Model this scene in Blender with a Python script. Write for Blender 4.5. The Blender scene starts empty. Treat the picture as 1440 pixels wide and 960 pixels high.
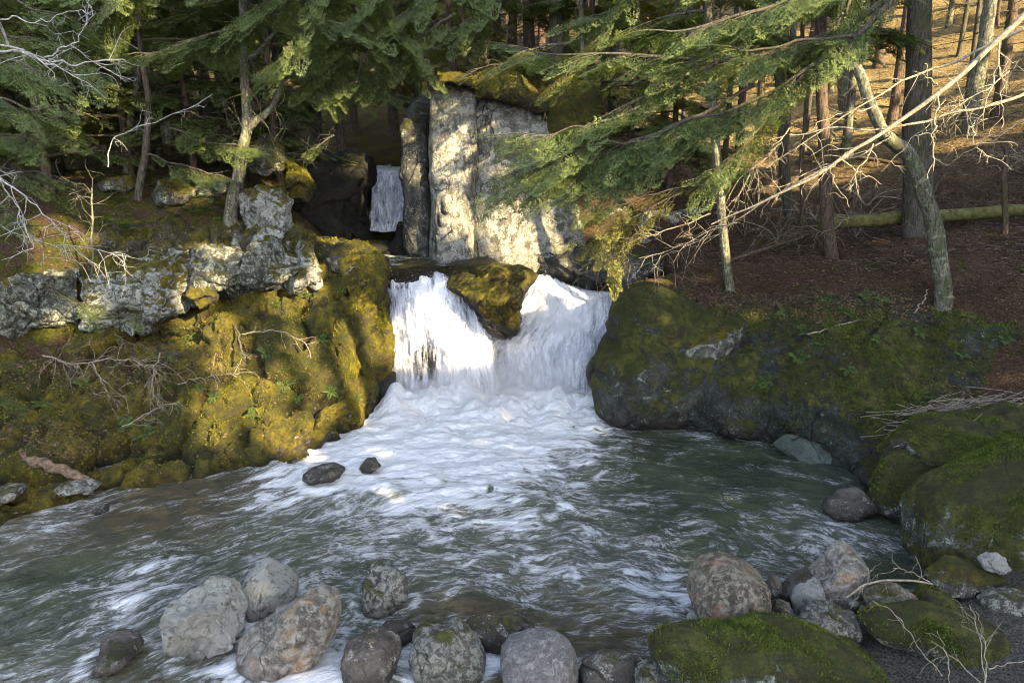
import bpy, bmesh, math, random
import numpy as np
from mathutils import Vector
rng = np.random.default_rng(7); random.seed(7)
sc = bpy.context.scene
COL = sc.collection
# ------------------------------------------------------------------ camera
F = 1040.0; CAMZ = 5.0; PIT = math.radians(15)
cp, sp = math.cos(PIT), math.sin(PIT)
FWD = np.array([0, cp, -sp]); UPV = np.array([0, sp, cp]); RGT = np.array([1., 0, 0]); CAM = np.array([0, 0, CAMZ])
cam = bpy.data.cameras.new('camera'); cam.lens = 26; cam.sensor_width = 36; cam.clip_end = 600; cam.clip_start = .05
co = bpy.data.objects.new('camera', cam); co.location = (0, 0, CAMZ); co.rotation_euler = (math.pi/2-PIT, 0, 0)
COL.objects.link(co); sc.camera = co

def ray(px, py): return FWD + RGT*((px-720)/F) + UPV*((480-py)/F)
def U(px, py, Y):
    d = ray(px, py); return CAM + d*(Y/d[1])
def U0(px, py, z=0.):
    d = ray(px, py); return CAM + d*((z-CAMZ)/d[2])

# ------------------------------------------------------------------ noise
_p = rng.permutation(256); PERM = np.concatenate([_p, _p, _p]).astype(np.int64)
GR = rng.normal(size=(256, 3)); GR /= np.linalg.norm(GR, axis=1)[:, None]
def perlin(P):
    P = np.asarray(P, float); I = np.floor(P).astype(np.int64); f = P-I; I &= 255
    w = f*f*f*(f*(f*6-15)+10); out = 0
    for dx in (0, 1):
        for dy in (0, 1):
            for dz in (0, 1):
                h = PERM[PERM[PERM[(I[..., 0]+dx) & 255]+((I[..., 1]+dy) & 255)]+((I[..., 2]+dz) & 255)]
                g = GR[h]
                d = (f[..., 0]-dx)*g[..., 0]+(f[..., 1]-dy)*g[..., 1]+(f[..., 2]-dz)*g[..., 2]
                wt = (w[..., 0] if dx else 1-w[..., 0])*(w[..., 1] if dy else 1-w[..., 1])*(w[..., 2] if dz else 1-w[..., 2])
                out = out+d*wt
    return out*1.6
def fbm(P, o=4, lac=2.03, g=.5):
    s = 0; a = 1.
    P = np.asarray(P, float)
    for i in range(o):
        s = s+a*perlin(P+i*17.3); P = P*lac; a *= g
    return s
def ridged(P, o=4):
    s = 0; a = 1.
    for i in range(o):
        s = s+a*(1-2*np.abs(perlin(P+i*9.1))); P = P*2.1; a *= .5
    return s*.5
def cells(P):
    """Worley blocks: (random value of the cell, distance to the cell wall)"""
    P = np.asarray(P, float).reshape(-1, 3); I = np.floor(P).astype(np.int64); f1 = np.full(len(P), 9.); f2 = f1.copy(); rv = np.zeros(len(P)); tl = np.zeros((len(P), 3))
    for dx in (-1, 0, 1):
        for dy in (-1, 0, 1):
            for dz in (-1, 0, 1):
                J = I+[dx, dy, dz]; h = PERM[PERM[PERM[J[:, 0] & 255]+(J[:, 1] & 255)]+(J[:, 2] & 255)]
                c = J+.5+.42*GR[h]; d = np.linalg.norm(P-c, axis=1); m = d < f1
                f2 = np.where(m, f1, np.minimum(f2, d)); f1 = np.where(m, d, f1); rv = np.where(m, h/255., rv)
                tl = np.where(m[:, None], (P-c)*GR[(h*7+3) & 255], tl)
    return rv, f2-f1, tl.sum(1)
def blocky(V, sc_, seed=0., aniso=(1, 1, 1.3)):
    sh = V.shape[:-1]; q = V*np.array(aniso)*sc_+seed; q = q+.35*np.stack([fbm(q*.8+3, 3), fbm(q*.8+13, 3), fbm(q*.8+23, 3)], -1)
    r, e, t = cells(q); return ((r-.5)*1.1+t*.8-.55*(1-sstep(e, 0, .13))).reshape(sh)
def sstep(x, a, b):
    t = np.clip((x-a)/(b-a), 0, 1); return t*t*(3-2*t)

# ------------------------------------------------------------------ mesh helpers
def mesh_np(name, V, Fc, mat=None, attrs=None, smooth=True):
    me = bpy.data.meshes.new(name)
    V = np.ascontiguousarray(V, dtype=np.float32).reshape(-1, 3)
    if not isinstance(Fc, (list, tuple)): Fc = [Fc]
    Fc = [np.asarray(f, np.int32) for f in Fc if len(f)]
    me.vertices.add(len(V)); me.vertices.foreach_set('co', V.ravel())
    nl = sum(f.size for f in Fc); npoly = sum(len(f) for f in Fc)
    me.loops.add(nl); me.loops.foreach_set('vertex_index', np.concatenate([f.ravel() for f in Fc]).astype(np.int32))
    me.polygons.add(npoly)
    tot = np.concatenate([np.full(len(f), f.shape[1], np.int32) for f in Fc])
    st = np.concatenate([[0], np.cumsum(tot)[:-1]]).astype(np.int32)
    me.polygons.foreach_set('loop_start', st); me.polygons.foreach_set('loop_total', tot)
    me.polygons.foreach_set('use_smooth', np.full(npoly, smooth, dtype=bool))
    if attrs:
        for k, a in attrs.items():
            a = np.asarray(a, np.float32)
            if a.ndim == 2 and a.shape[1] == 3:
                at = me.attributes.new(k, 'FLOAT_VECTOR', 'POINT'); at.data.foreach_set('vector', a.ravel())
            else:
                at = me.attributes.new(k, 'FLOAT', 'POINT'); at.data.foreach_set('value', a.ravel())
    me.update(calc_edges=True)
    if mat: me.materials.append(mat)
    return me
def link(name, me, parent=None, loc=None):
    o = bpy.data.objects.new(name, me); COL.objects.link(o)
    if loc is not None: o.location = [float(v) for v in loc]
    if parent is not None: o.parent = parent
    return o
def tag(o, label=None, cat=None, group=None, kind=None):
    if label: o['label'] = label
    if cat: o['category'] = cat
    if group: o['group'] = group
    if kind: o['kind'] = kind
    return o
def empty(name, loc, label, cat, group=None):
    o = bpy.data.objects.new(name, None); COL.objects.link(o); o.location = [float(v) for v in loc]
    o.empty_display_size = .2
    return tag(o, label, cat, group)

class MB:
    def __init__(s): s.V = []; s.Q = []; s.n = 0
    def add(s, V, Q):
        V = np.asarray(V).reshape(-1, 3); s.V.append(V); s.Q.append(np.asarray(Q)+s.n); s.n += len(V)
    def tube(s, pts, rad, ns=7, rough=0.):
        pts = np.asarray(pts, float); n = len(pts); rad = np.broadcast_to(rad, (n,)).astype(float)
        T = np.gradient(pts, axis=0); T /= np.linalg.norm(T, axis=1)[:, None]+1e-9
        ref = np.array([1., .13, .07]) if abs(T[:, 2]).mean() > .7 else np.array([.05, .11, 1.])
        A = np.cross(T, ref); A /= np.linalg.norm(A, axis=1)[:, None]+1e-9; B = np.cross(T, A)
        th = np.arange(ns)/ns*2*np.pi
        R = rad[:, None]*np.ones(ns)
        V = pts[:, None]+R[..., None]*(np.cos(th)[None, :, None]*A[:, None]+np.sin(th)[None, :, None]*B[:, None])
        if rough:
            nz = fbm(V*[5, 5, 2.2]/max(rad.mean()*8, .3), 3)
            V = V+(V-pts[:, None])*(nz*rough)[..., None]
        i = np.arange(n-1)[:, None]*ns; j = np.arange(ns)[None]; k = (j+1) % ns
        Q = np.stack([i+j, i+k, i+ns+k, i+ns+j], -1).reshape(-1, 4)
        s.add(V.reshape(-1, 3), Q)
    def mesh(s, name, mat, smooth=True, origin=None):
        V = np.concatenate(s.V)
        if origin is not None: V = V-np.asarray(origin)
        return mesh_np(name, V, np.concatenate(s.Q), mat, smooth=smooth)

def cr(P, n):
    """Catmull-Rom resample along axis 0"""
    P = np.asarray(P, float); m = len(P)
    E = np.concatenate([[2*P[0]-P[1]], P, [2*P[-1]-P[-2]]])
    t = np.linspace(0, m-1, n); i = np.minimum(t.astype(int), m-2); f = (t-i).reshape((-1,)+(1,)*(P.ndim-1))
    a, b, c, d = E[i], E[i+1], E[i+2], E[i+3]
    return .5*((2*b)+(c-a)*f+(2*a-5*b+4*c-d)*f*f+(3*b-a-3*c+d)*f**3)
def wiggle(pts, n, amp, freq=1.5, seed=0):
    P = cr(pts, n); L = np.linspace(0, 1, n)
    w = np.stack([perlin(np.stack([L*freq*4+seed*3.1, L*0+k*5.7+.3, L*0+seed], -1)) for k in range(3)], -1)
    return P+w*amp*np.minimum(L*6, 1)[:, None]

# ------------------------------------------------------------------ materials
class NT:
    def __init__(s, name):
        s.m = bpy.data.materials.new(name); s.m.use_nodes = True; s.t = s.m.node_tree; s.t.nodes.clear()
        s.out = s.t.nodes.new('ShaderNodeOutputMaterial')
    def new(s, t): return s.t.nodes.new(t)
    def put(s, sock, v):
        if isinstance(v, bpy.types.NodeSocket): s.t.links.new(v, sock)
        elif isinstance(v, (tuple, list)) and len(v) == 3 and sock.type == 'RGBA': sock.default_value = (*v, 1)
        else: sock.default_value = v
    def pos(s): return s.new('ShaderNodeNewGeometry').outputs['Position']
    def nrm(s): return s.new('ShaderNodeNewGeometry').outputs['Normal']
    def obj(s): return s.new('ShaderNodeTexCoord').outputs['Object']
    def attr(s, n, o='Fac'):
        a = s.new('ShaderNodeAttribute'); a.attribute_name = n; return a.outputs[o]
    def scale(s, v, sx, sy, sz):
        m = s.new('ShaderNodeMapping'); s.put(m.inputs['Vector'], v); m.inputs['Scale'].default_value = (sx, sy, sz); return m.outputs[0]
    def rot(s, v, r, sc_=(1, 1, 1)):
        m = s.new('ShaderNodeMapping'); s.put(m.inputs['Vector'], v); m.inputs['Rotation'].default_value = r; m.inputs['Scale'].default_value = sc_; return m.outputs[0]
    def noise(s, v, sc_, det=4, rough=.55, dist=0., out='Fac'):
        n = s.new('ShaderNodeTexNoise'); s.put(n.inputs['Vector'], v); n.inputs['Scale'].default_value = sc_
        n.inputs['Detail'].default_value = det; n.inputs['Roughness'].default_value = rough; n.inputs['Distortion'].default_value = dist
        return n.outputs[out]
    def voro(s, v, sc_, feat='F1', rnd=1.):
        n = s.new('ShaderNodeTexVoronoi'); n.feature = feat; s.put(n.inputs['Vector'], v); n.inputs['Scale'].default_value = sc_
        n.inputs['Randomness'].default_value = rnd
        return n.outputs['Distance']
    def math(s, op, a, b=0., c=0., clamp=False):
        n = s.new('ShaderNodeMath'); n.operation = op; n.use_clamp = clamp
        for i, v in enumerate((a, b, c)): s.put(n.inputs[i], v)
        return n.outputs[0]
    def ramp(s, x, a, b, lo=0., hi=1.):
        n = s.new('ShaderNodeMapRange'); n.interpolation_type = 'SMOOTHSTEP'; s.put(n.inputs['Value'], x)
        for k, v in (('From Min', a), ('From Max', b), ('To Min', lo), ('To Max', hi)): n.inputs[k].default_value = v
        return n.outputs[0]
    def mix(s, f, a, b, mode='MIX'):
        n = s.new('ShaderNodeMix'); n.data_type = 'RGBA'; n.blend_type = mode
        s.put(n.inputs[0], f); s.put(n.inputs[6], a); s.put(n.inputs[7], b); return n.outputs[2]
    def sep(s, v, i):
        n = s.new('ShaderNodeSeparateXYZ'); s.put(n.inputs[0], v); return n.outputs[i]
    def bump(s, h, st=.5, d=.05, nrm=None):
        n = s.new('ShaderNodeBump'); s.put(n.inputs['Height'], h); n.inputs['Strength'].default_value = st; n.inputs['Distance'].default_value = d
        if nrm is not None: s.put(n.inputs['Normal'], nrm)
        return n.outputs[0]
    def bsdf(s, col, rough=.8, nrm=None, spec=.3):
        b = s.new('ShaderNodeBsdfPrincipled'); s.put(b.inputs['Base Color'], col); s.put(b.inputs['Roughness'], rough)
        s.put(b.inputs['Specular IOR Level'], spec)
        if nrm is not None: s.put(b.inputs['Normal'], nrm)
        return b.outputs[0]
    def done(s, sh): s.t.links.new(sh, s.out.inputs[0]); return s.m

MOSS_Y = ((.055, .052, .010), (.235, .185, .014))
MOSS_G = ((.034, .040, .012), (.150, .152, .030))
_rc = {}
def rock_mat(name, dark=(.035, .035, .032), light=(.16, .155, .14), lich=(.42, .43, .38), lich_amt=.3, moss_amt=.4, moss=MOSS_Y,
             wet=.12, fine=1., tint=None, attrm=False, tilt=0., strata=0.):
    if name in _rc: return _rc[name]
    n = NT(name); P = n.pos(); Nz = n.sep(n.nrm(), 2)
    n1 = n.noise(P, 2.2, 8, .62, .3); n2 = n.noise(P, 11*fine, 8, .7, .4); n3 = n.noise(P, 55*fine, 4, .7)
    c = n.mix(n.ramp(n1, .3, .72), dark, light)
    c = n.mix(n.ramp(n2, .35, .7, 0, .7), c, tuple(v*.35 for v in dark))
    if tint: c = n.mix(n.ramp(n.noise(P, 4.1, 5, .6, .6), .52, .66, 0, .75), c, tint)
    # lichen crust
    lm = n.math('ADD', n.noise(P, 5.5*fine, 8, .72, .5), n.math('MULTIPLY', n3, .48))
    t = .95-lich_amt*.42
    lmask = n.ramp(lm, t-.03, t+.05)
    lcol = n.mix(n.ramp(n3, .3, .7), tuple(v*.62 for v in lich), lich)
    lcol = n.mix(n.ramp(n.noise(P, 1.7, 3), .4, .65), lcol, n.mix(.22, lcol, (.28, .32, .20)))
    c = n.mix(lmask, c, lcol)
    if wet < -5: c = n.mix(n.ramp(n.noise(n.scale(P, 3.2, 3.2, .35), 1.6, 6, .7, .4), .5, .66, 0, .62), c, tuple(v*.5 for v in dark))
    lm2 = n.ramp(n.noise(P, 80, 3, .8), .6, .72, 0, .55); c = n.mix(lm2, c, tuple(v*.4 for v in dark)); c = n.mix(n.ramp(n.noise(P, 47, 4, .8), .62, .74, 0, .5), c, lich)
    # cracks
    cr_ = n.voro(n.mix(.12, n.scale(P, 1, 1, .55), n.noise(P, 3, 4, .6, 0, 'Color')), 1.5*fine, 'DISTANCE_TO_EDGE')
    ck = n.ramp(cr_, .0, .022, 1, 0)
    ck = n.math('MULTIPLY', ck, n.ramp(n.noise(P, 1.2, 3), .52, .62))
    c = n.mix(n.math('MULTIPLY', ck, .7), c, (.008, .008, .007))
    # moss
    mm = n.math('ADD', n.math('MULTIPLY', Nz, .42), n.math('MULTIPLY', n.noise(P, 1.6, 7, .66, .4), 1.5))
    mm = n.math('ADD', mm, n.math('MULTIPLY', n.noise(P, 14, 4, .7), .35))
    if attrm: mm = n.math('ADD', mm, n.attr('moss'))
    t = 1.55-moss_amt
    mk = n.ramp(mm, t-.07, t+.1)
    mc = n.mix(n.ramp(n.noise(P, 7, 7, .75, .3), .34, .66), moss[0], moss[1])
    mc = n.mix(n.ramp(n.noise(P, 1.3, 5, .65), .40, .60, 0, .8), mc, (.036, .046, .010))
    mc = n.mix(n.ramp(n.noise(P, 2.9, 6, .75, .5), .50, .62, 0, .75), mc, (.05, .036, .02))
    mc = n.mix(n.ramp(n.noise(P, 9, 6, .8, .6), .55, .68, 0, .8), mc, (.014, .014, .008))
    mc = n.mix(n.ramp(n.noise(P, 60, 3, .8), .58, .72, 0, .5), mc, tuple(v*1.7 for v in moss[1]))
    c = n.mix(mk, c, mc)
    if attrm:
        cv_ = n.attr('crevice_shade'); c = n.mix(n.math('MULTIPLY', cv_, .7), c, n.mix(n.noise(P, 12, 4, .7), (.006, .006, .005), (.035, .027, .016)))  # crevice shade painted into the colour, with brown dirt mixed in
        dm = n.ramp(n.math('ADD', n.attr('dirt'), n.math('MULTIPLY', n.noise(P, 6, 6, .7), .8)), .92, 1.1)
        dc = n.mix(n.ramp(n.noise(P, 30, 5, .8), .35, .7), (.022, .016, .012), (.12, .075, .05))
        c = n.mix(dm, c, dc)
    z = n.sep(P, 2)
    wm = n.ramp(n.math('ADD', z, n.math('MULTIPLY', n2, .25)), wet+.02, wet+.3, 1, 0) if wet > -5 else 0.
    c = n.mix(wm, c, n.mix(1, c, (.30, .31, .30), 'MULTIPLY'))
    rg = n.math('SUBTRACT', .88, n.math('MULTIPLY', wm, .6)) if wet > -5 else .88
    h = n.math('ADD', n.math('MULTIPLY', n1, 1.), n.math('MULTIPLY', n2, .45))
    h = n.math('ADD', h, n.math('MULTIPLY', n3, .12)); h = n.math('SUBTRACT', h, n.math('MULTIPLY', ck, .35))
    mh = n.math('ADD', n.math('MULTIPLY', n.noise(P, 24, 6, .8), .6), n.math('MULTIPLY', n.noise(P, 90, 3, .8), .3))
    h = n.math('ADD', h, n.math('MULTIPLY', mk, n.math('ADD', mh, -.1)))
    b = n.bump(h, 1., .16)
    _rc[name] = n.done(n.bsdf(c, rg, b, .3)); return _rc[name]

def ground_mat():
    n = NT('forest_floor'); P = n.pos()
    a = n.noise(n.scale(P, 1, 1, 1), 28, 6, .8, .8); b_ = n.noise(P, 3.0, 6, .65, .4)
    lit = n.mix(n.ramp(a, .34, .68), (.028, .018, .013), (.17, .105, .07))
    lit = n.mix(n.ramp(n.noise(P, 70, 3, .8), .55, .7, 0, .8), lit, (.26, .18, .13))
    mo = n.mix(n.ramp(n.noise(P, 18, 6, .75), .3, .7), (.03, .036, .008), (.12, .125, .018))
    mk = n.ramp(n.math('ADD', b_, n.math('MULTIPLY', n.attr('moss'), .5)), .56, .68)
    c = n.mix(mk, lit, mo)
    c = n.mix(n.math('MULTIPLY', n.ramp(n.sep(P, 1), 18, 27), n.ramp(n.sep(P, 0), 2, 7)), c, n.mix(n.ramp(n.noise(P, 12, 5, .75), .38, .62), (.12, .085, .04), (.45, .34, .16)))  # far right slope litter made golden, its sunlight put into the colour
    c = n.mix(n.ramp(n.noise(P, .9, 4, .6), .4, .7, 0, .45), c, (.03, .022, .016))
    c = n.mix(n.ramp(n.sep(P, 1), 8.6, 7.6), c, n.mix(n.ramp(n.noise(P, 38, 5, .8), .35, .68), (.03, .03, .026), (.19, .185, .165)))
    h = n.math('ADD', a, n.math('MULTIPLY', b_, 1.3))
    return n.done(n.bsdf(c, .95, n.bump(h, 1, .1), .1))
def bark_mat(name, d=(.035, .03, .025), l=(.15, .13, .11), lichen=.0):
    n = NT(name); P = n.pos(); S = n.scale(P, 1, 1, .16)
    a = n.noise(S, 34, 6, .7, .6); b_ = n.noise(P, 5, 5, .65)
    c = n.mix(n.ramp(a, .36, .66), d, l); c = n.mix(n.ramp(b_, .45, .7, 0, .5), c, tuple(v*.7 for v in l))
    if lichen: c = n.mix(n.ramp(n.noise(P, 13, 6, .75), .64-lichen*.2, .7-lichen*.2), c, (.27, .29, .2))
    lo = n.ramp(n.noise(P, 2.3, 4, .6), .52, .62, 0, .45); c = n.mix(lo, c, (.06, .07, .02))
    return n.done(n.bsdf(c, .92, n.bump(a, .9, .04), .15))
def leaf_mat(name, dk, lt, tl=.35):
    n = NT(name); P = n.pos(); oi = n.new('ShaderNodeObjectInfo')
    f = n.noise(P, 1.4, 4, .6); f2 = n.noise(P, 17, 3, .7)
    c = n.mix(n.ramp(f, .35, .65), dk, lt); c = n.mix(n.ramp(f2, .45, .62, 0, .75), c, tuple(v*1.7 for v in lt)); c = n.mix(n.ramp(n.noise(P, 31, 2, .6), .5, .64, 0, .65), c, tuple(v*.5 for v in dk))
    c = n.mix(n.math('MULTIPLY', oi.outputs['Random'], .35), c, (.05, .07, .035))
    c = n.mix(n.ramp(n.noise(P, 3.3, 3, .6), .66, .74, 0, .6), c, (.11, .075, .04))
    b = n.bsdf(c, .62, None, .3); t = n.new('ShaderNodeBsdfTranslucent'); n.put(t.inputs[0], n.mix(1, c, (1.25, 1.3, .55), 'MULTIPLY'))
    m = n.new('ShaderNodeMixShader'); m.inputs[0].default_value = tl
    n.t.links.new(b, m.inputs[1]); n.t.links.new(t.outputs[0], m.inputs[2]); return n.done(m.outputs[0])
def plain(name, a, b, scl=20, rough=.9, bump=.5):
    n = NT(name); P = n.pos(); f = n.noise(P, scl, 6, .75, .3)
    return n.done(n.bsdf(n.mix(n.ramp(f, .33, .68), a, b), rough, n.bump(f, bump, .03), .2))

M_GROUND = ground_mat()
M_BARK = bark_mat('hemlock_bark'); M_BARKL = bark_mat('lichen_bark', (.05, .045, .035), (.21, .2, .16), .5)
M_BARKR = bark_mat('reddish_bark', (.04, .028, .022), (.17, .12, .095), .1)
M_TWIG = plain('dead_twig', (.12, .10, .08), (.36, .31, .25), 30)
M_TWIGW = plain('pale_twig', (.2, .2, .2), (.48, .46, .44), 30)
M_TWIGT = plain('tan_wood', (.17, .14, .10), (.42, .37, .28), 24)
M_LEAF = leaf_mat('hemlock_needles', (.042, .058, .022), (.135, .17, .052))
M_LEAFF = leaf_mat('hemlock_needles_near', (.044, .064, .026), (.145, .185, .058))
M_LEAFY = leaf_mat('hemlock_needles_yellow', (.08, .085, .022), (.22, .215, .05))
M_FERN = leaf_mat('fern_green', (.03, .055, .012), (.09, .14, .03))
R_GREY = rock_mat('grey_lichen_rock', (.05, .05, .048), (.20, .20, .195), (.42, .43, .41), .6, .40, MOSS_Y, -9, 1.6)#, MOSS_Y, -9)
R_GREY2 = rock_mat('mottled_ledge_rock', (.035, .036, .03), (.16, .16, .14), (.38, .40, .34), .45, .22, MOSS_Y, -9, 1.6)
R_GREYM = rock_mat('grey_mossy_rock', (.035, .035, .03), (.14, .14, .12), (.36, .37, .33), .4, .5, MOSS_Y, -9)
R_MOSSY = rock_mat('yellow_moss_rock', (.03, .026, .02), (.13, .11, .08), (.4, .4, .33), .12, .85, MOSS_Y, .02)
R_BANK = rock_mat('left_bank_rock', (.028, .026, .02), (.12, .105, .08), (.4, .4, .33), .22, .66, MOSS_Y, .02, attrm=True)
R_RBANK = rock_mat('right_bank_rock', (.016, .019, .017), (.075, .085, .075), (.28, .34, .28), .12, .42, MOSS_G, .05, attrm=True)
R_GREEN = rock_mat('green_moss_rock', (.025, .028, .024), (.13, .14, .12), (.36, .38, .33), .4, .57, MOSS_G, .0)
R_PILLAR = rock_mat('pale_cliff_rock', (.09, .085, .07), (.31, .29, .25), (.44, .43, .39), .5, -.0, MOSS_Y, -9)
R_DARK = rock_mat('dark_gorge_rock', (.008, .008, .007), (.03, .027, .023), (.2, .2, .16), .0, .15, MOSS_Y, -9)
R_SLAB = rock_mat('dark_slab_rock', (.03, .03, .028), (.14, .135, .12), (.34, .34, .3), .3, .25, MOSS_G, -9)
R_WET = rock_mat('wet_brown_rock', (.03, .024, .018), (.13, .105, .075), (.3, .28, .2), .1, .3, MOSS_Y, 3.4)
R_WETD = rock_mat('wet_river_rock', (.06, .052, .045), (.20, .175, .15), (.38, .36, .33), .3, .15, MOSS_G, .12)
R_COB = rock_mat('dry_cobble', (.09, .086, .08), (.33, .32, .30), (.48, .475, .455), .66, -.05, MOSS_G, .04, 2.6)
R_COBP = rock_mat('pale_cobble', (.16, .15, .15), (.34, .32, .32), (.5, .49, .48), .35, -.4, MOSS_G, .0, 2.2)
R_COBT = rock_mat('tan_cobble', (.12, .105, .085), (.36, .33, .29), (.5, .47, .43), .45, .05, MOSS_G, .04, 2.4, tint=(.42, .28, .17))
R_COBR = rock_mat('pink_cobble', (.07, .06, .045), (.27, .235, .18), (.40, .36, .29), .45, .2, MOSS_G, .03, 2.6, tint=(.38, .17, .11))
R_COBD = rock_mat('dark_cobble', (.05, .047, .04), (.20, .19, .165), (.42, .42, .38), .5, .2, MOSS_G, .05, 2.4)

# ------------------------------------------------------------------ outline rocks
_ico = {}
def ico(sub):
    if sub not in _ico:
        bm = bmesh.new(); bmesh.ops.create_icosphere(bm, subdivisions=sub, radius=1)
        _ico[sub] = (np.array([v.co[:] for v in bm.verts]), np.array([[v.index for v in f.verts] for f in bm.faces])); bm.free()
    return _ico[sub]
def outline_rock(name, poly, Y, thick, mat, label, cat='rock', sub=5, rough=.10, facet=.35, box=.75, parent=None, seed=None, group=None, back=0., strata=None):
    """rock whose outline is the polygon (photo pixels) where it stands at world depth Y"""
    poly = np.array(poly, float); seed = seed if seed is not None else int(abs(poly).sum()) % 997
    c = .5*(poly.min(0)+poly.max(0)); r = ray(*c); P0 = CAM+r*(Y/r[1]); D = Y/r[1]
    rel = poly-c; th = np.arctan2(-rel[:, 1], rel[:, 0])
    # ray/polygon radius by dense boundary sampling
    B = []
    for i in range(len(rel)):
        a, b = rel[i], rel[(i+1) % len(rel)]
        for t in np.linspace(0, 1, 24, endpoint=False): B.append(a*(1-t)+b*t)
    B = np.array(B); bt = np.arctan2(-B[:, 1], B[:, 0]); br = np.hypot(B[:, 0], B[:, 1])
    o = np.argsort(bt); bt = bt[o]; br = br[o]
    gx = np.linspace(-np.pi, np.pi, 181); gr = np.interp(gx, bt, br, period=2*np.pi)
    k = np.array([1, 2, 3, 2, 1])/9.; gp = np.convolve(np.concatenate([gr[-3:-1], gr, gr[1:3]]), k, 'valid'); gr = .4*gr+.6*gp
    S, Fc = ico(sub); r_ = np.random.default_rng(seed)
    th = np.arctan2(S[:, 2], S[:, 0]); rho = np.hypot(S[:, 0], S[:, 2]); R = np.interp(th, gx, gr, period=2*np.pi)*D/F
    rr = rho**box; yy = np.sign(S[:, 1])*np.abs(S[:, 1])**box
    # facets: planes cut the unit blob
    L = np.stack([np.cos(th)*rr, yy, np.sin(th)*rr], -1)
    if facet:
        pl = r_.normal(size=(14, 3)); pl /= np.linalg.norm(pl, axis=1)[:, None]; dd = r_.uniform(.72, 1.02, 14)
        ex = L@pl.T-dd; ex = np.maximum(ex, 0)
        sh = (ex[..., None]*pl).max(1) if False else (np.maximum(ex, 0)[..., None]*pl[None]).sum(1)
        L = L-sh*facet*1.6
    V = P0+RGT*(L[:, :1]*R[:, None]/1.)*1.+UPV*(L[:, 2:3]*R[:, None])+np.array([0, 1., 0])*(L[:, 1:2]*thick+back)
    size = min(gr.mean()*D/F, thick*1.5)
    nrm = V-P0; nrm /= np.linalg.norm(nrm, axis=1)[:, None]+1e-9
    d = fbm((V+seed)/size*.9, 5)*.5+ridged((V+seed*2)/size*1.5, 5)*.38+ridged((V+seed*3)/size*4., 3)*.10+fbm((V+seed*3)/.07, 3)*.05*min(1, .25/size)
    if strata is not None:
        q = V@np.array(strata); d = d+.5*perlin(np.stack([q*6+fbm(V*1.5, 2)*.6, q*0, q*0+seed], -1))
    if rough > .055 and sub > 3: d = d*.65+.55*blocky(V, 1.25/size, seed)+.12*blocky(V, 4/size, seed+9)
    V = V+nrm*(d*size*rough*1.6)[:, None]
    base = P0.copy(); base[2] = V[:, 2].min(); base[1] += back
    me = mesh_np(name, V-base, Fc, mat)
    ob = link(name, me, parent, base if parent is None else base-np.array(parent.location))
    if parent is None: tag(ob, label, cat, group)
    elif label: ob['label'] = label
    return ob
def YW(px, py, z=0.): return float(U0(px, py, z)[1])

# ------------------------------------------------------------------ terrain
def rbf(pts, val, lin=True):
    pts = np.asarray(pts, float); val = np.asarray(val, float); n = len(pts)
    K = -np.linalg.norm(pts[:, None]-pts[None], axis=2); A = np.zeros((n+1, n+1)); A[:n, :n] = K; A[:n, n] = 1; A[n, :n] = 1
    w = np.linalg.solve(A, np.concatenate([val, [0]]))
    def f(x, y):
        x = np.asarray(x, float); y = np.asarray(y, float); sh = x.shape; Q = np.stack([x.ravel(), y.ravel()], 1); out = np.empty(len(Q))
        for i in range(0, len(Q), 20000):
            q = Q[i:i+20000]; out[i:i+20000] = -np.linalg.norm(q[:, None]-pts[None], axis=2)@w[:n]+w[n]
        return out.reshape(sh)
    return f
G = []
def g_px(px, py, Y, dz=0): p = U(px, py, Y); G.append((p[0], p[1], p[2]+dz))
for a in [(-150, 330, 13), (20, 340, 13.6), (110, 310, 14.8), (200, 290, 15.6), (300, 305, 15.3), (380, 318, 15.6), (100, 250, 18), (250, 245, 18), (330, 250, 17.5), (400, 240, 19),
          (0, 235, 20), (200, 205, 25), (350, 205, 26), (60, 200, 28), (430, 205, 27), (250, 170, 40), (0, 150, 40),
          (905, 392, 15), (1000, 415, 14.2), (1100, 415, 13.7), (1200, 408, 13.3), (1325, 425, 12.4), (1440, 445, 11.7), (1600, 470, 10.5),
          (960, 350, 17), (1030, 355, 16.5), (1170, 362, 15.2), (1290, 333, 15.6), (1440, 305, 15.8), (1600, 290, 15), (1100, 300, 20), (1300, 240, 21), (1440, 200, 22), (1600, 150, 22),
          (1300, 140, 29), (1440, 60, 32), (1200, 120, 33), (1050, 170, 32), (950, 190, 28), (880, 240, 22), (1600, 0, 33), (1100, 40, 48), (1300, -40, 48), (900, 60, 50),
          (700, 125, 21), (800, 150, 20), (620, 130, 23), (700, 105, 30), (850, 120, 30), (560, 130, 45), (700, 80, 50)]: g_px(*a)
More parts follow.
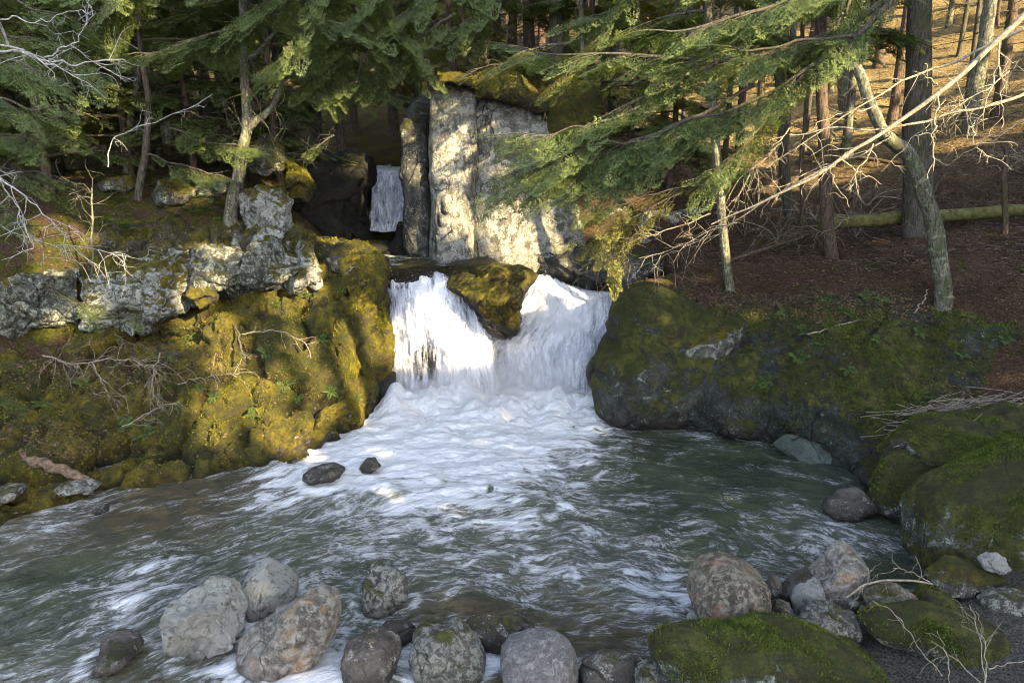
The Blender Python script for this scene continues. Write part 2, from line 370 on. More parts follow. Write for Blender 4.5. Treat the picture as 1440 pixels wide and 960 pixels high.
for p in [(-2.7, 19, 1.6), (-3.6, 24, 3.8), (-3.8, 28, 4.1), (-4.5, 34, 4.6), (-1, 16.5, 1.2), (1, 17.2, 1), (-1.5, 15, .4), (0, 14.5, -.4), (2.4, 16.5, 1.), (-2.3, 14.2, -.5), (-1.9, 15, -.3), (-2.3, 13.4, -.6), (1.7, 14, -.6), (1.9, 14.8, -.4), (-2.0, 15.8, .2), (1.2, 15.6, -.2), (2.2, 15.6, .2), (0, 16.6, .5), (2.0, 13.4, -.6), (-3.2, 19.8, 1.2), (-3.3, 21, 2.6), (-3.5, 22, 3.4), (-4.4, 23, 3.7), (-2.4, 23, 3.7), (-4.4, 20, 2.8), (-2.6, 20.5, 1.6),
          (0, 12, -.9), (-2, 10, -.7), (2.5, 11, -1.1), (0, 8, -.6), (-4, 8.5, -.5), (-6, 7, -.5), (-9, 5, -.5), (-2, 5, -.6), (0, 3, -.6), (-5, 2, -.7), (3.4, 9.3, -1.0), (-12, 4, -.4), (-12, 0, -.5), (-20, -2, -.5), (0, -4, -.4),
          (-3.5, 12, -.2), (-6, 10.8, -.2), (-8.5, 10, -.3), (-8, 11, -.1), (-12, 9.5, .0), (-9, 12, .4), (-12, 12, .9), (-7, 12.5, .6), (-5, 13.5, .9), (-3.4, 14.5, 1.2),
          (2.4, 6.9, -.45), (3.6, 6.6, .02), (4.4, 6.0, .2), (5.2, 7.3, .25), (3, 5.4, -.1), (6.5, 8.8, .1), (8, 8, 1.2), (8.5, 10.5, 1.6), (6.2, 11.6, .2), (4.2, 13.2, .5), (2.6, 14, .3), (6, 4, .4), (10, 6, 2.2), (12, 2, 2.4), (5, 0, .3), (8, -6, 1.), (16, 0, 5.), (22, 8, 8),
          (-22, 12, 4.5), (-20, 22, 6), (-24, 40, 9), (-60, 30, 16), (-60, 90, 34), (0, 90, 32), (0, 66, 17), (-20, 70, 18), (20, 70, 24), (60, 90, 40), (70, 30, 30), (40, 10, 16), (45, -20, 14), (0, -30, 2), (-40, -20, 4), (60, -60, 20), (-60, -60, 12), (0, 130, 48), (80, 130, 56), (-80, 130, 50)]: G.append(p)
G = np.array(G); _gh = rbf(G[:, :2], G[:, 2])
def gh(x, y):
    x = np.asarray(x, float); y = np.asarray(y, float)
    h = _gh(x, y); P = np.stack([x, y, x*0], -1)
    return h+.10*fbm(P*.7, 4)+.05*fbm(P*2.6, 3)*sstep(h, .2, 1.5)
def gz(x, y): return float(gh(np.array([x]), np.array([y]))[0])
def axis(parts):
    out = []
    for a, b, s in parts: out.append(np.arange(a, b, s))
    return np.concatenate(out)
gx = axis([(-90, -30, 3), (-30, -12, .6), (-12, 14, .11), (14, 30, .5), (30, 93, 3)]); gy = axis([(-60, 0, 3), (0, 5, .5), (5, 24, .11), (24, 50, .3), (50, 140, 3)])
X, Y = np.meshgrid(gx, gy); Z = gh(X, Y)
nx, ny = len(gx), len(gy)
def gridq(nr, nc):
    i = np.arange(nr-1)[:, None]*nc+np.arange(nc-1)[None]
    return np.stack([i, i+1, i+nc+1, i+nc], -1).reshape(-1, 4)
mo = sstep(X, 2, -1)*.25
o = link('ground', mesh_np('ground', np.stack([X, Y, Z], -1), gridq(ny, nx), M_GROUND, {'moss': mo.ravel()})); tag(o, kind='structure')

# ------------------------------------------------------------------ lofted banks
def loft(name, rows, nr, nc, mat, rough, attrs_fn, label, cat, seed=3, sc1=.8, taper=None, blk=.35, bsc=1.1, fb=1., sub2=.35, an=(1, 1, 1.3)):
    P = np.array([[p for p in r] for r in rows], float)
    P = cr(P, nr); P = np.swapaxes(cr(np.swapaxes(P, 0, 1), nc), 0, 1)
    dr = np.gradient(P, axis=0); dc = np.gradient(P, axis=1); N = np.cross(dc, dr); N /= np.linalg.norm(N, axis=2)[..., None]+1e-9
    if N[..., 1].mean() > 0: N = -N
    d = (fbm((P+seed)*sc1, 5)*.6+ridged((P+seed*3)*[1.5, 1.5, .9], 4)*.35)*fb+fbm((P+seed*5)*5, 4)*.15+perlin((P+seed*5)*22)*.05+blk*blocky(P, bsc, seed, an)*sstep(fbm(P*.5+seed, 2), -.5, .1)+blk*sub2*blocky(P, bsc*2.4, seed+5, an)
    if taper is not None: d = d*taper(np.linspace(0, 1, nc))[None]
    V = P+N*(d*rough)[..., None]
    base = V.reshape(-1, 3).mean(0); base[2] = V[..., 2].min()
    at = attrs_fn(V); dl = d-sum(np.roll(d, k, ax) for k in (-9, 9) for ax in (0, 1))/4; at['crevice_shade'] = sstep(-dl, .06, .30)  # mask of the hollows where crevice shade is painted
    ob = link(name, mesh_np(name, (V-base).reshape(-1, 3), gridq(nr, nc), mat, {k: v.ravel() for k, v in at.items()}), None, base)
    tag(ob, label, cat); return ob, V

xs = [-160, -40, 60, 150, 230, 300, 360, 420, 472, 508, 538, 544]
def rowp(ys, Ys): return [U(x, y, Yv) for x, y, Yv in zip(xs, ys, Ys)]
shore = [(-160, 775), (-40, 748), (60, 716), (150, 690), (230, 676), (300, 664), (360, 658), (420, 648), (468, 622), (500, 596), (534, 566), (540, 560)]
L_ = []
L_.append([U0(x, y, 0)+[0, -.15, -.5] for x, y in shore]); L_[-1][-1] = L_[-1][-1]+np.array([0, 1.2, 0])
L_.append([U0(x, y, 0)+[0, 0, .06] for x, y in shore]); L_[-1][-1] = L_[-1][-1]+np.array([0, 1.2, 0])
sY = [float(U0(x, y, 0)[1]) for x, y in shore]
L_.append(rowp([715, 695, 672, 655, 640, 632, 626, 610, 580, 556, 540, 540], [y+d for y, d in zip(sY, [.5, .5, .55, .6, .55, .35, .25, .2, .15, .1, .1, 1.2])]))
L_.append(rowp([660, 645, 625, 612, 605, 590, 575, 560, 535, 515, 505, 505], [10.1, 10.5, 10.9, 11.3, 11.5, 11.6, 11.7, 12.0, 12.6, 13.3, 14.1, 15.3]))
L_.append(rowp([600, 585, 570, 560, 556, 540, 528, 515, 490, 475, 465, 465], [11.0, 11.3, 11.7, 11.9, 12.1, 12.2, 12.3, 12.5, 13.0, 13.5, 14.3, 15.5]))
L_.append(rowp([545, 535, 520, 510, 505, 490, 475, 462, 450, 440, 430, 430], [11.9, 12.1, 12.3, 12.4, 12.5, 12.7, 12.9, 13.1, 13.4, 13.8, 14.5, 15.6]))
L_.append(rowp([495, 485, 475, 466, 462, 445, 425, 415, 405, 400, 398, 398], [12.7, 12.9, 13.1, 13.2, 13.3, 13.4, 13.5, 13.7, 14.0, 14.3, 14.8, 15.8]))
L_.append(rowp([430, 415, 405, 398, 395, 385, 375, 372, 372, 368, 372, 374], [13.2, 13.4, 13.6, 13.7, 13.9, 14.0, 14.1, 14.3, 14.5, 14.8, 15.1, 16.0]))
L_.append(rowp([370, 355, 345, 338, 338, 340, 338, 340, 344, 345, 360, 365], [13.6, 13.9, 14.2, 14.4, 14.6, 14.7, 14.8, 15.0, 15.1, 15.3, 15.7, 16.4]))
L_.append(rowp([345, 330, 318, 300, 300, 310, 318, 328, 345, 352, 366, 368], [14.4, 14.8, 15.4, 15.9, 16.1, 16.1, 16.2, 16.5, 16.8, 17., 17.2, 17.4]))
def at_left(V):
    x, y, z = V[..., 0], V[..., 1], V[..., 2]
    px = 720+F*x/(y*cp-(z-CAMZ)*sp); py = 480-F*(y*sp+(z-CAMZ)*cp)/(y*cp-(z-CAMZ)*sp)
    dirt = .55*np.exp(-((px-130)/170)**2-((py-512)/26)**2)+.5*np.exp(-((px-60)/90)**2-((py-610)/20)**2)+.4*np.exp(-((px-330)/50)**2-((py-535)/10)**2)
    moss = .05+.12*np.exp(-((py-560)/120)**2)-.5*sstep(px, 505, 545)*sstep(py, 470, 520)-.35*np.exp(-((px-440)/50)**2-((py-625)/25)**2)-.3*sstep(py, 385, 345)
    return {'moss': moss, 'dirt': dirt}
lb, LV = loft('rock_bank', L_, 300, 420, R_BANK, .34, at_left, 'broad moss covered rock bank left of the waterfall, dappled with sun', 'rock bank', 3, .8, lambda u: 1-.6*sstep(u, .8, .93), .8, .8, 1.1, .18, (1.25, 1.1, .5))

xr = [858, 842, 870, 940, 1010, 1080, 1150, 1215, 1290, 1370, 1460, 1600]
shr = [(862, 575), (846, 577), (880, 592), (950, 603), (1010, 610), (1070, 620), (1130, 640), (1190, 665), (1240, 712), (1300, 735), (1400, 740), (1560, 750)]
R_ = []
R_.append([U0(x, y, 0)+[0, -.1, -.6] for x, y in shr]); R_.append([U0(x, y, 0)+[0, .0, .05] for x, y in shr])
for k in (0, 1): R_[k][0] = R_[k][0]+np.array([.3, 2.0, 0])
def rowr(xx, ys, Ys): return [U(x, y, Yv) for x, y, Yv in zip(xx, ys, Ys)]
R_.append(rowr([850, 833, 862, 940, 1012, 1080, 1148, 1215, 1270, 1340, 1430, 1600], [545, 550, 560, 570, 578, 590, 608, 628, 660, 690, 705, 720], [15., 13.25, 12.95, 12.5, 12.2, 11.9, 11.3, 10.7, 9.9, 9.7, 9.6, 9.5]))
R_.append(rowr([846, 829, 860, 940, 1012, 1080, 1150, 1222, 1290, 1360, 1440, 1600], [515, 520, 520, 530, 540, 548, 555, 570, 590, 610, 625, 640], [15.2, 13.5, 13.2, 12.75, 12.4, 12.1, 11.6, 11.1, 10.8, 10.6, 10.4, 10.]))
R_.append(rowr([868, 855, 878, 945, 1014, 1080, 1155, 1228, 1300, 1370, 1450, 1600], [470, 478, 478, 490, 500, 505, 508, 512, 530, 545, 560, 570], [15.5, 13.9, 13.7, 13.1, 12.7, 12.4, 12.0, 11.6, 11.3, 11.1, 10.9, 10.6]))
R_.append(rowr([872, 860, 885, 950, 1018, 1082, 1155, 1228, 1300, 1370, 1450, 1600], [432, 440, 435, 445, 462, 468, 465, 462, 480, 495, 505, 515], [15.6, 14.3, 14.1, 13.5, 13.1, 12.9, 12.5, 12.1, 11.8, 11.5, 11.3, 11.]))
R_.append(rowr([888, 882, 905, 962, 1028, 1084, 1155, 1225, 1298, 1370, 1450, 1600], [405, 408, 405, 416, 438, 440, 430, 424, 437, 452, 462, 475], [15.8, 14.8, 14.6, 14.0, 13.5, 13.4, 13.1, 12.7, 12.2, 11.9, 11.6, 11.3]))
R_.append(rowr([905, 905, 930, 985, 1040, 1090, 1155, 1225, 1298, 1370, 1450, 1600], [398, 395, 392, 402, 418, 420, 412, 408, 420, 432, 440, 450], [16.5, 15.8, 15.2, 14.7, 14.1, 14.0, 13.8, 13.4, 12.9, 12.6, 12.4, 12.2]))
R_.append(rowr([915, 920, 945, 995, 1045, 1090, 1155, 1225, 1298, 1370, 1450, 1600], [402, 400, 396, 400, 412, 414, 408, 404, 412, 424, 432, 442], [17.5, 16.8, 16., 15.5, 14.8, 14.8, 14.8, 14.4, 13.9, 13.6, 13.4, 13.2]))
def at_right(V):
    x, y, z = V[..., 0], V[..., 1], V[..., 2]
    px = 720+F*x/(y*cp-(z-CAMZ)*sp); py = 480-F*(y*sp+(z-CAMZ)*cp)/(y*cp-(z-CAMZ)*sp)
    top = np.interp(px, [850, 960, 1030, 1085, 1155, 1225, 1300, 1370, 1450], [395, 418, 440, 440, 430, 424, 437, 452, 462])
    dirt = .75*sstep(top-py, -14, 6)*sstep(px, 930, 990)+.45*np.exp(-((px-1360)/70)**2-((py-560)/35)**2)
    moss = .75*np.exp(-((px-1250)/42)**2-((py-545)/65)**2)-.22*np.exp(-((px-1080)/75)**2-((py-500)/45)**2)+.2*np.exp(-((px-1130)/80)**2-((py-520)/50)**2)+.55*np.exp(-((px-905)/55)**2-((py-455)/60)**2)+.3*np.exp(-((px-1020)/60)**2-((py-450)/14)**2)
    moss = moss-.25*np.exp(-((px-1000)/90)**2-((py-580)/30)**2)+.3*sstep(px, 1260, 1330)*sstep(py, 600, 640)-.5*np.exp(-((px-1150)/60)**2-((py-620)/30)**2)
    return {'moss': moss, 'dirt': dirt}
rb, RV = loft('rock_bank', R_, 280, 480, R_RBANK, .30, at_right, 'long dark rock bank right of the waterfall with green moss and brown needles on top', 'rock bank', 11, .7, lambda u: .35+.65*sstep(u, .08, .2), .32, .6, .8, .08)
# ------------------------------------------------------------------ rocks
def RK(poly, Y, th, mat, label, cat='rock', name='rock', **k): return outline_rock(name, poly, Y, th, mat, label, cat, **k)
# river stones, nearest first; Y from the water line below each
RK([(235,857),(243,838),(262,828),(295,825),(325,832),(340,850),(345,868),(335,895),(315,912),(285,930),(262,925),(242,895)], YW(290,905), .42, R_COB, 'grey angular stone left of the long tan stone in the rapids', 'stone', 'river_stone', rough=.12, facet=.9, sub=6)
RK([(341,835),(350,805),(365,792),(378,790),(392,803),(410,815),(418,832),(410,860),(385,875),(355,868)], YW(380,850), .36, R_COB, 'pale speckled triangular stone behind the long tan stone', 'stone', 'river_stone', rough=.06, facet=.6)
RK([(335,905),(345,888),(370,872),(400,848),(430,830),(455,828),(472,838),(478,860),(470,892),(450,920),(420,945),(395,955),(360,945),(338,928)], YW(410,925), .36, R_COBT, 'long tilted tan river stone with an olive mossy lower edge', 'stone', 'river_stone', rough=.056, facet=.5, sub=6)
RK([(128,912),(148,902),(185,903),(196,915),(182,928),(140,930)], YW(160,930), .3, R_WETD, 'small wet brown stone awash in the rapids at lower left', 'stone', 'river_stone', sub=4, rough=.08)
RK([(510,835),(517,800),(535,795),(560,797),(574,815),(572,840),(555,855),(530,862),(512,855)], YW(540,848), .28, R_COBD, 'blocky dark grey stone standing alone in midstream', 'stone', 'river_stone', rough=.09, facet=.6)
RK([(480,925),(490,897),(520,887),(550,892),(564,915),(557,950),(520,965),(485,958)], YW(520,945), .34, R_WETD, 'wet purplish brown stone with water sliding over it', 'stone', 'river_stone', rough=.06)
RK([(573,905),(583,888),(605,877),(640,880),(658,893),(678,915),(685,940),(660,955),(610,955),(578,935)], YW(630,935), .36, R_COBD, 'dark wet stone with a pale dry crown near the bottom edge', 'stone', 'river_stone', rough=.06)
RK([(653,875),(680,865),(735,872),(757,888),(735,902),(705,912),(688,910),(665,893)], YW(705,902), .22, R_WETD, 'flat dark wet stone behind the round pale stone', 'stone', 'river_stone', sub=4, rough=.08)
RK([(700,925),(712,905),(740,893),(785,893),(805,908),(817,932),(818,965),(800,1000),(730,1000),(705,965)], YW(758,962), .42, R_COBP, 'round pale grey stone at the bottom edge of the view', 'stone', 'river_stone', rough=.035, facet=.2)
RK([(528,885),(545,878),(575,880),(585,890),(570,900),(535,902)], YW(555,897), .18, R_WETD, 'small wet mossy stone between two bigger river stones', 'stone', 'river_stone', sub=4)
RK([(815,940),(850,925),(890,930),(905,950),(890,990),(820,990)], YW(855,965), .3, R_WETD, 'dark wet stone at the bottom edge beside the round pale stone', 'stone', 'river_stone', sub=4)
# pile on the right shore
RK([(970,840),(975,815),(990,797),(1020,790),(1045,795),(1070,810),(1086,835),(1084,868),(1065,892),(1035,896),(1000,880),(975,862)], YW(1030,885), .5, R_COBR, 'big rounded boulder with pink and tan lichen at the water edge', 'boulder', 'boulder', rough=.06, facet=.3)
RK([(1138,820),(1160,790),(1185,766),(1200,768),(1213,785),(1220,818),(1205,845),(1165,845),(1140,838)], YW(1180,840), .32, R_COBT, 'pointed tan boulder at the back of the stone pile', 'boulder', 'boulder', rough=.08, facet=.5)
RK([(1112,838),(1125,822),(1150,818),(1165,830),(1190,833),(1188,848),(1150,862),(1118,862)], YW(1150,855), .2, R_COB, 'low grey layered stone in front of the pointed boulder', 'stone', 'shore_stone', sub=4)
RK([(1090,842),(1105,822),(1122,805),(1140,797),(1143,808),(1128,828),(1112,842)], YW(1115,842), .12, R_SLAB, 'thin slanting slab beside the pink lichen boulder', 'slab', 'rock_slab', sub=4)
RK([(1075,830),(1085,812),(1098,808),(1100,830),(1090,845)], YW(1088,842), .12, R_WETD, 'small wet bluish stone at the water line behind the pink lichen boulder', 'stone', 'shore_stone', sub=3)
RK([(1217,842),(1235,822),(1265,820),(1285,835),(1288,858),(1260,872),(1225,870)], YW(1250,868,.1), .25, R_COBR, 'round grey stone with a moss spot in the middle of the pile', 'stone', 'shore_stone', rough=.05)
RK([(1288,848),(1300,828),(1325,832),(1350,848),(1352,866),(1310,872)], YW(1320,868,.1), .22, R_GREEN, 'small green mossy stone right of the round spotted stone', 'stone', 'shore_stone', sub=4)
RK([(1203,877),(1225,864),(1290,857),(1340,865),(1400,880),(1422,902),(1400,922),(1350,920),(1270,922),(1225,908)], YW(1310,918,.05), .36, R_GREEN, 'long flat boulder with a green moss top and grey left tip', 'boulder', 'boulder', rough=.05, seed=5)
RK([(1123,878),(1140,858),(1180,850),(1205,862),(1208,888),(1190,905),(1150,905),(1128,895)], YW(1165,902), .26, R_COBD, 'dark mossy stone between the pink boulder and the long flat boulder', 'stone', 'shore_stone')
RK([(912,915),(922,893),(960,888),(1010,892),(1080,887),(1140,898),(1200,915),(1230,935),(1242,965),(1200,1020),(960,1020),(925,955)], YW(1080,985,.0), .55, R_GREEN, 'largest flat mossy boulder along the bottom edge', 'boulder', 'boulder', rough=.05, sub=6, facet=.25, seed=8)
RK([(963,882),(970,865),(990,861),(1020,870),(1040,886),(1010,896),(975,896)], YW(1000,893), .2, R_COB, 'small pale grey stone in front of the pink lichen boulder', 'stone', 'shore_stone', sub=4)
RK([(1295,805),(1330,787),(1380,795),(1412,806),(1408,828),(1360,832),(1310,828)], YW(1355,828,.25), .26, R_GREYM, 'grey green slab below the big moss boulder', 'slab', 'rock_slab', rough=.05)
RK([(1377,788),(1392,776),(1410,779),(1422,797),(1408,806),(1385,800)], YW(1400,815,.4), .12, R_COB, 'small pale stone lying against the big moss boulder', 'stone', 'shore_stone', sub=4, facet=.6)
RK([(1286,795),(1290,720),(1308,690),(1360,663),(1440,632),(1560,625),(1620,720),(1580,830),(1440,815),(1350,805)], YW(1400,800,.1)+.5, .9, R_GREEN, 'big rounded moss boulder at the right edge', 'boulder', 'boulder', rough=.04, sub=6, facet=.15, seed=21)
RK([(1200,700),(1235,640),(1290,600),(1360,578),(1440,570),(1560,580),(1600,700),(1400,720),(1300,715),(1280,726),(1235,722)], 9.75, .9, R_GREEN, 'sloping moss ledge behind the big moss boulder', 'ledge', 'rock_ledge', rough=.06, sub=6, seed=4)
RK([(1155,712),(1185,694),(1215,692),(1235,715),(1200,728),(1165,724)], YW(1195,722), .3, R_WETD, 'purple grey stone at the foot of the right bank in still water', 'stone', 'shore_stone', sub=4, rough=.05)
RK([(1375,850),(1400,835),(1440,832),(1500,850),(1490,878),(1400,872)], YW(1430,872,.15), .25, R_COBD, 'grey stone half hidden under twigs at the right edge', 'stone', 'shore_stone', sub=4)
RK([(1078,868),(1092,846),(1112,850),(1116,880),(1090,892)], YW(1095,885), .16, R_WETD, 'small dark stone right of the pink lichen boulder', 'stone', 'shore_stone', sub=4)
RK([(1068,885),(1080,870),(1110,868),(1128,882),(1112,898),(1075,898)], YW(1095,895), .16, R_COBD, 'small brown stone in front of the gap beside the pink boulder', 'stone', 'shore_stone', sub=4)
RK([(893,955),(903,940),(940,940),(965,950),(985,975),(960,1000),(900,1000)], YW(935,990), .25, R_COBD, 'dark stone at the left foot of the largest flat boulder', 'stone', 'shore_stone', sub=4)
RK([(1168,835),(1185,826),(1215,832),(1218,848),(1190,858),(1165,850)], YW(1190,855), .16, R_COBT, 'brown stone wedged in front of the pointed boulder', 'stone', 'shore_stone', sub=4)
RK([(1130,905),(1160,895),(1200,900),(1225,918),(1200,930),(1150,922)], YW(1170,925,.05), .2, R_GREEN, 'low mossy stone behind the largest flat boulder', 'stone', 'shore_stone', sub=4)
cobs = []
proto_me = None
for i, (x, y, s) in enumerate([(1345,835,10),(1365,842,13),(1360,870,11),(1375,880,9),(1300,880,8),(1215,858,9),(1235,880,9),(1110,900,8),(1060,905,9),(1200,848,8),(1265,880,9),(1335,880,8)]):
    p = [(x+s*random.uniform(.8, 1.3)*math.cos(a), y-s*.65*random.uniform(.8, 1.2)*math.sin(a)) for a in np.linspace(0, 6.28, 9)[:-1]]
    RK(p, YW(x, y+5, .12), s*.007, random.choice([R_COBD, R_COB, R_GREEN]), 'small rounded stone filling a gap in the stone pile', 'stone', 'shore_stone', sub=3, group='small filler stones in the pile')
# left bank ledge blocks
def ledge(x0, x1, label, mat, seed, dY, blk=1., sc_=.95):
    xk = np.linspace(x0, x1, 7); top = np.interp(xk, [-160, 0, 60, 120, 190, 250, 310, 370, 400, 435], [375, 384, 382, 388, 366, 350, 346, 344, 342, 348]); bot = np.interp(xk, [-160, 60, 130, 200, 250, 300, 380, 435], [482, 468, 465, 462, 440, 412, 398, 395])
    Yb = np.interp(xk, [-160, 60, 150, 230, 300, 435], [12.95, 13.15, 13.2, 13.25, 13.55, 14.15])-dY
    rows = []
    for f, dy, ob in ((-.04, .65, 0), (.03, -.02, 0), (.3, -.12, 0), (.6, .05, 0), (.9, .32, 0), (1., .6, 0), (1.02, 1.3, 0)): rows.append([U(x, b_+(t_-b_)*f, y+dy) for x, b_, t_, y in zip(xk, bot, top, Yb)])
    ed = lambda u: 1-.6*(sstep(u, .04, 0)+sstep(u, .96, 1))
    for r in rows: r[0] = r[0]+np.array([.08, .5, 0]); r[-1] = r[-1]+np.array([-.08, .5, 0])
    return loft('rock_outcrop', rows, 130, int((x1-x0)*.9)+40, mat, .30, lambda V: {'moss': V[..., 0]*0}, label, 'rock', seed, 1., ed, blk, sc_, .45, .22)
ledge(-170, 92, 'mottled grey and green lichen rock at the far left of the ledge', R_GREY2, 31, .42)
ledge(86, 262, 'large pale grey lichen block in the middle of the left ledge', R_GREY, 37, .42)
ledge(250, 385, 'dark and pale mottled rock right of the large pale block on the ledge', R_GREY2, 41, .38)
ledge(366, 436, 'steep pale lichen block at the right end of the left ledge', R_GREY, 43, .45)
LG = [ ([(262,415),(272,396),(293,392),(308,402),(304,425),(280,435)], 13.0, .22, R_MOSSY, 'small golden mossy knob at the right end of the pale block', .05),
 ([(330,305),(340,268),(370,261),(395,265),(412,285),(414,325),(390,334),(345,326)], 15.1, .5, R_GREY, 'upright pale boulder beside the forked tree', .08),
 ([(210,275),(228,251),(255,246),(277,264),(268,288),(225,290)], 15.9, .4, R_GREYM, 'rounded lichen boulder under the left trees', .07),
 ([(140,258),(158,247),(180,247),(190,263),(175,274),(148,270)], 16.1, .3, R_GREYM, 'small greenish boulder at the far left under the trees', .07),
 ([(277,262),(292,244),(312,254),(318,270),(305,280),(284,276)], 16.2, .35, R_GREY, 'sunlit small boulder left of the forked tree', .08),
 ([(348,232),(358,195),(378,183),(396,200),(404,238),(380,248),(356,244)], 16.6, .5, R_GREYM, 'tall lichen rock behind the forked tree', .1),
 ([(392,250),(405,225),(425,235),(440,265),(430,285),(402,285)], 16.6, .5, R_MOSSY, 'golden mossy rock at the top of the gorge wall', .1),
 ([(425,392),(435,370),(458,372),(462,395),(448,405),(430,404)], 14.2, .25, R_MOSSY, 'knobbly mossy rock with white lichen spots near the falls', .08),
 ([(318,548),(345,518),(378,520),(392,552),(385,590),(345,602),(316,580)], 12.15, .35, R_MOSSY, 'bright mossy bulge low on the left bank', .06),
 ([(395,640),(412,598),(450,578),(480,588),(484,622),(458,645),(412,662)], 12.1, .55, R_BANK, 'dark bare boulder at the foot of the left bank', .06),
 ([(397,470),(415,464),(437,500),(452,540),(462,580),(450,595),(430,562),(410,512)], 12.65, .28, R_MOSSY, 'slim leaning moss rib on the left bank', .06),
 ([(460,452),(478,440),(496,480),(512,540),(514,595),(492,606),(477,562),(466,500)], 13.0, .35, R_MOSSY, 'bright upright moss rib just left of the falls', .06),
 ([(478,350),(505,336),(532,358),(546,400),(551,450),(550,520),(540,548),(518,522),(503,462),(492,402)], 14.3, .55, R_MOSSY, 'tall mossy buttress at the left edge of the falls', .09),
 ([(430,352),(445,340),(478,336),(512,344),(532,375),(502,388),(460,378)], 14.9, .5, R_GREYM, 'brown spotted ledge on top of the mossy buttress', .08),
 ([(512,560),(532,522),(556,528),(560,560),(552,592),(520,600)], 13.9, .4, R_DARK, 'dark wet rock at the foot of the mossy buttress', .08)]
for poly, Yv, th, m, lab, rg in LG: RK(poly, Yv, th, m, lab, 'rock', 'rock_outcrop', rough=rg*1.25, facet=.6, box=.6, sub=6 if th > .4 else 5)
R_TEAL = rock_mat('teal_river_rock', (.07, .085, .075), (.16, .20, .175), (.25, .30, .26), .1, -.6, MOSS_G, -.1)
R_BULGE = rock_mat('moss_topped_bedrock', (.018, .021, .018), (.085, .09, .078), (.26, .31, .25), .22, .52, MOSS_G, .12)
RK([(831,535),(838,502),(858,472),(862,436),(888,402),(930,402),(965,420),(1010,440),(1044,440),(1036,500),(1024,560),(1005,616),(930,608),(862,595),(838,572)], 13.35, .95, R_BULGE, 'smooth rounded moss topped rock bulging beside the right fall', 'rock', 'rock_outcrop', rough=.045, facet=.35, sub=6, seed=14, strata=(.5, .1, .8))
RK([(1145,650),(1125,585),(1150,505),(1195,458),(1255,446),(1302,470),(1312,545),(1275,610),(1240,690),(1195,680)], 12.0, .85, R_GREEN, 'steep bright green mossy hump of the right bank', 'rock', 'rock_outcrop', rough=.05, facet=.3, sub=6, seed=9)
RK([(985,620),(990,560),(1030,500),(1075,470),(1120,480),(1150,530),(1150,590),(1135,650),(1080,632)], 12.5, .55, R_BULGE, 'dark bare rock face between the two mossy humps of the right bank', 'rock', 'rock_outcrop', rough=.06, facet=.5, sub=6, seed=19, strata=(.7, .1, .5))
RK([(1085,628),(1105,612),(1150,618),(1200,640),(1222,665),(1215,700),(1180,682),(1130,656)], 11.2, .3, R_TEAL, 'pale teal water worn rock at the foot of the right bank', 'rock', 'rock_outcrop', rough=.05, sub=5)
RK([(945,520),(960,490),(1010,462),(1045,448),(1042,470),(1020,505),(985,525)], 12.75, .3, R_GREYM, 'pale lichen streaked patch of rock near the top of the right bank', 'rock', 'rock_outcrop', rough=.06, sub=5)
# rapids stones
RK([(424,668),(440,659),(468,654),(486,660),(476,674),(438,678)], YW(450,676), .24, R_WETD, 'dark wet rock in the foam below the left bank', 'stone', 'river_stone', sub=4)
RK([(506,656),(515,646),(530,645),(537,653),(525,662),(510,662)], YW(520,664), .16, R_WETD, 'purplish wet rock in the white water', 'stone', 'river_stone', sub=4)
# rocks of the falls
R_SPLIT = rock_mat('dark_wet_mossy_rock', (.016, .013, .01), (.06, .048, .034), (.2, .19, .14), .05, .62, MOSS_Y, 1.9)
RK([(618,388),(640,374),(690,367),(735,374),(756,392),(742,415),(740,445),(725,464),(700,476),(678,470),(664,442),(648,412)], 15.2, .85, R_SPLIT, 'dark wet boulder with golden moss on top splitting the waterfall in two', 'boulder', 'boulder', rough=.11, seed=3, facet=.6, sub=6, box=.6)
RK([(525,386),(535,372),(580,368),(640,368),(700,368),(712,385),(690,402),(640,405),(560,402),(530,400)], 16.3, .9, R_WET, 'flat wet ledge at the lip of the left fall', 'ledge', 'rock_ledge', rough=.03, box=.5)
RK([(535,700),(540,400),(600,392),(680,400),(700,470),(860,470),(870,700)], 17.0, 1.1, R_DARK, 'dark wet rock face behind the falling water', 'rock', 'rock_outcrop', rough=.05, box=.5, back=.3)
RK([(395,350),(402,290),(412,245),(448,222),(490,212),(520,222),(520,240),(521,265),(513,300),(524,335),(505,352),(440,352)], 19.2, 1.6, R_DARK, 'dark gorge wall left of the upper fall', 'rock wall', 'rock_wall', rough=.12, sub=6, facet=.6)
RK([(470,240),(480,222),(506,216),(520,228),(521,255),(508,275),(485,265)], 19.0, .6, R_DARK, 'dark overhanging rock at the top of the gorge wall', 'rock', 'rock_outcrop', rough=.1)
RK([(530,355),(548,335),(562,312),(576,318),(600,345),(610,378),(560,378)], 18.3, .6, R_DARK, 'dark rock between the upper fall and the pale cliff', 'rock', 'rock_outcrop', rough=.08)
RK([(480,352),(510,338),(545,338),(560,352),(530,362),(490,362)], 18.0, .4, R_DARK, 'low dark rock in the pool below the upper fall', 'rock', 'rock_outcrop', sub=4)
RK([(735,392),(745,352),(800,342),(850,346),(905,358),(900,388),(862,404),(820,408),(782,395)], 17.6, .8, R_SLAB, 'dark layered slabs right of the waterfall', 'rock', 'rock_outcrop', rough=.12, strata=(-.3, .2, .9), facet=.6)
RK([(850,372),(880,350),(925,352),(930,378),(905,402),(870,408)], 16.4, .6, R_SLAB, 'dark slanting slab above the right fall', 'slab', 'rock_slab', rough=.1, strata=(-.3, .2, .9))
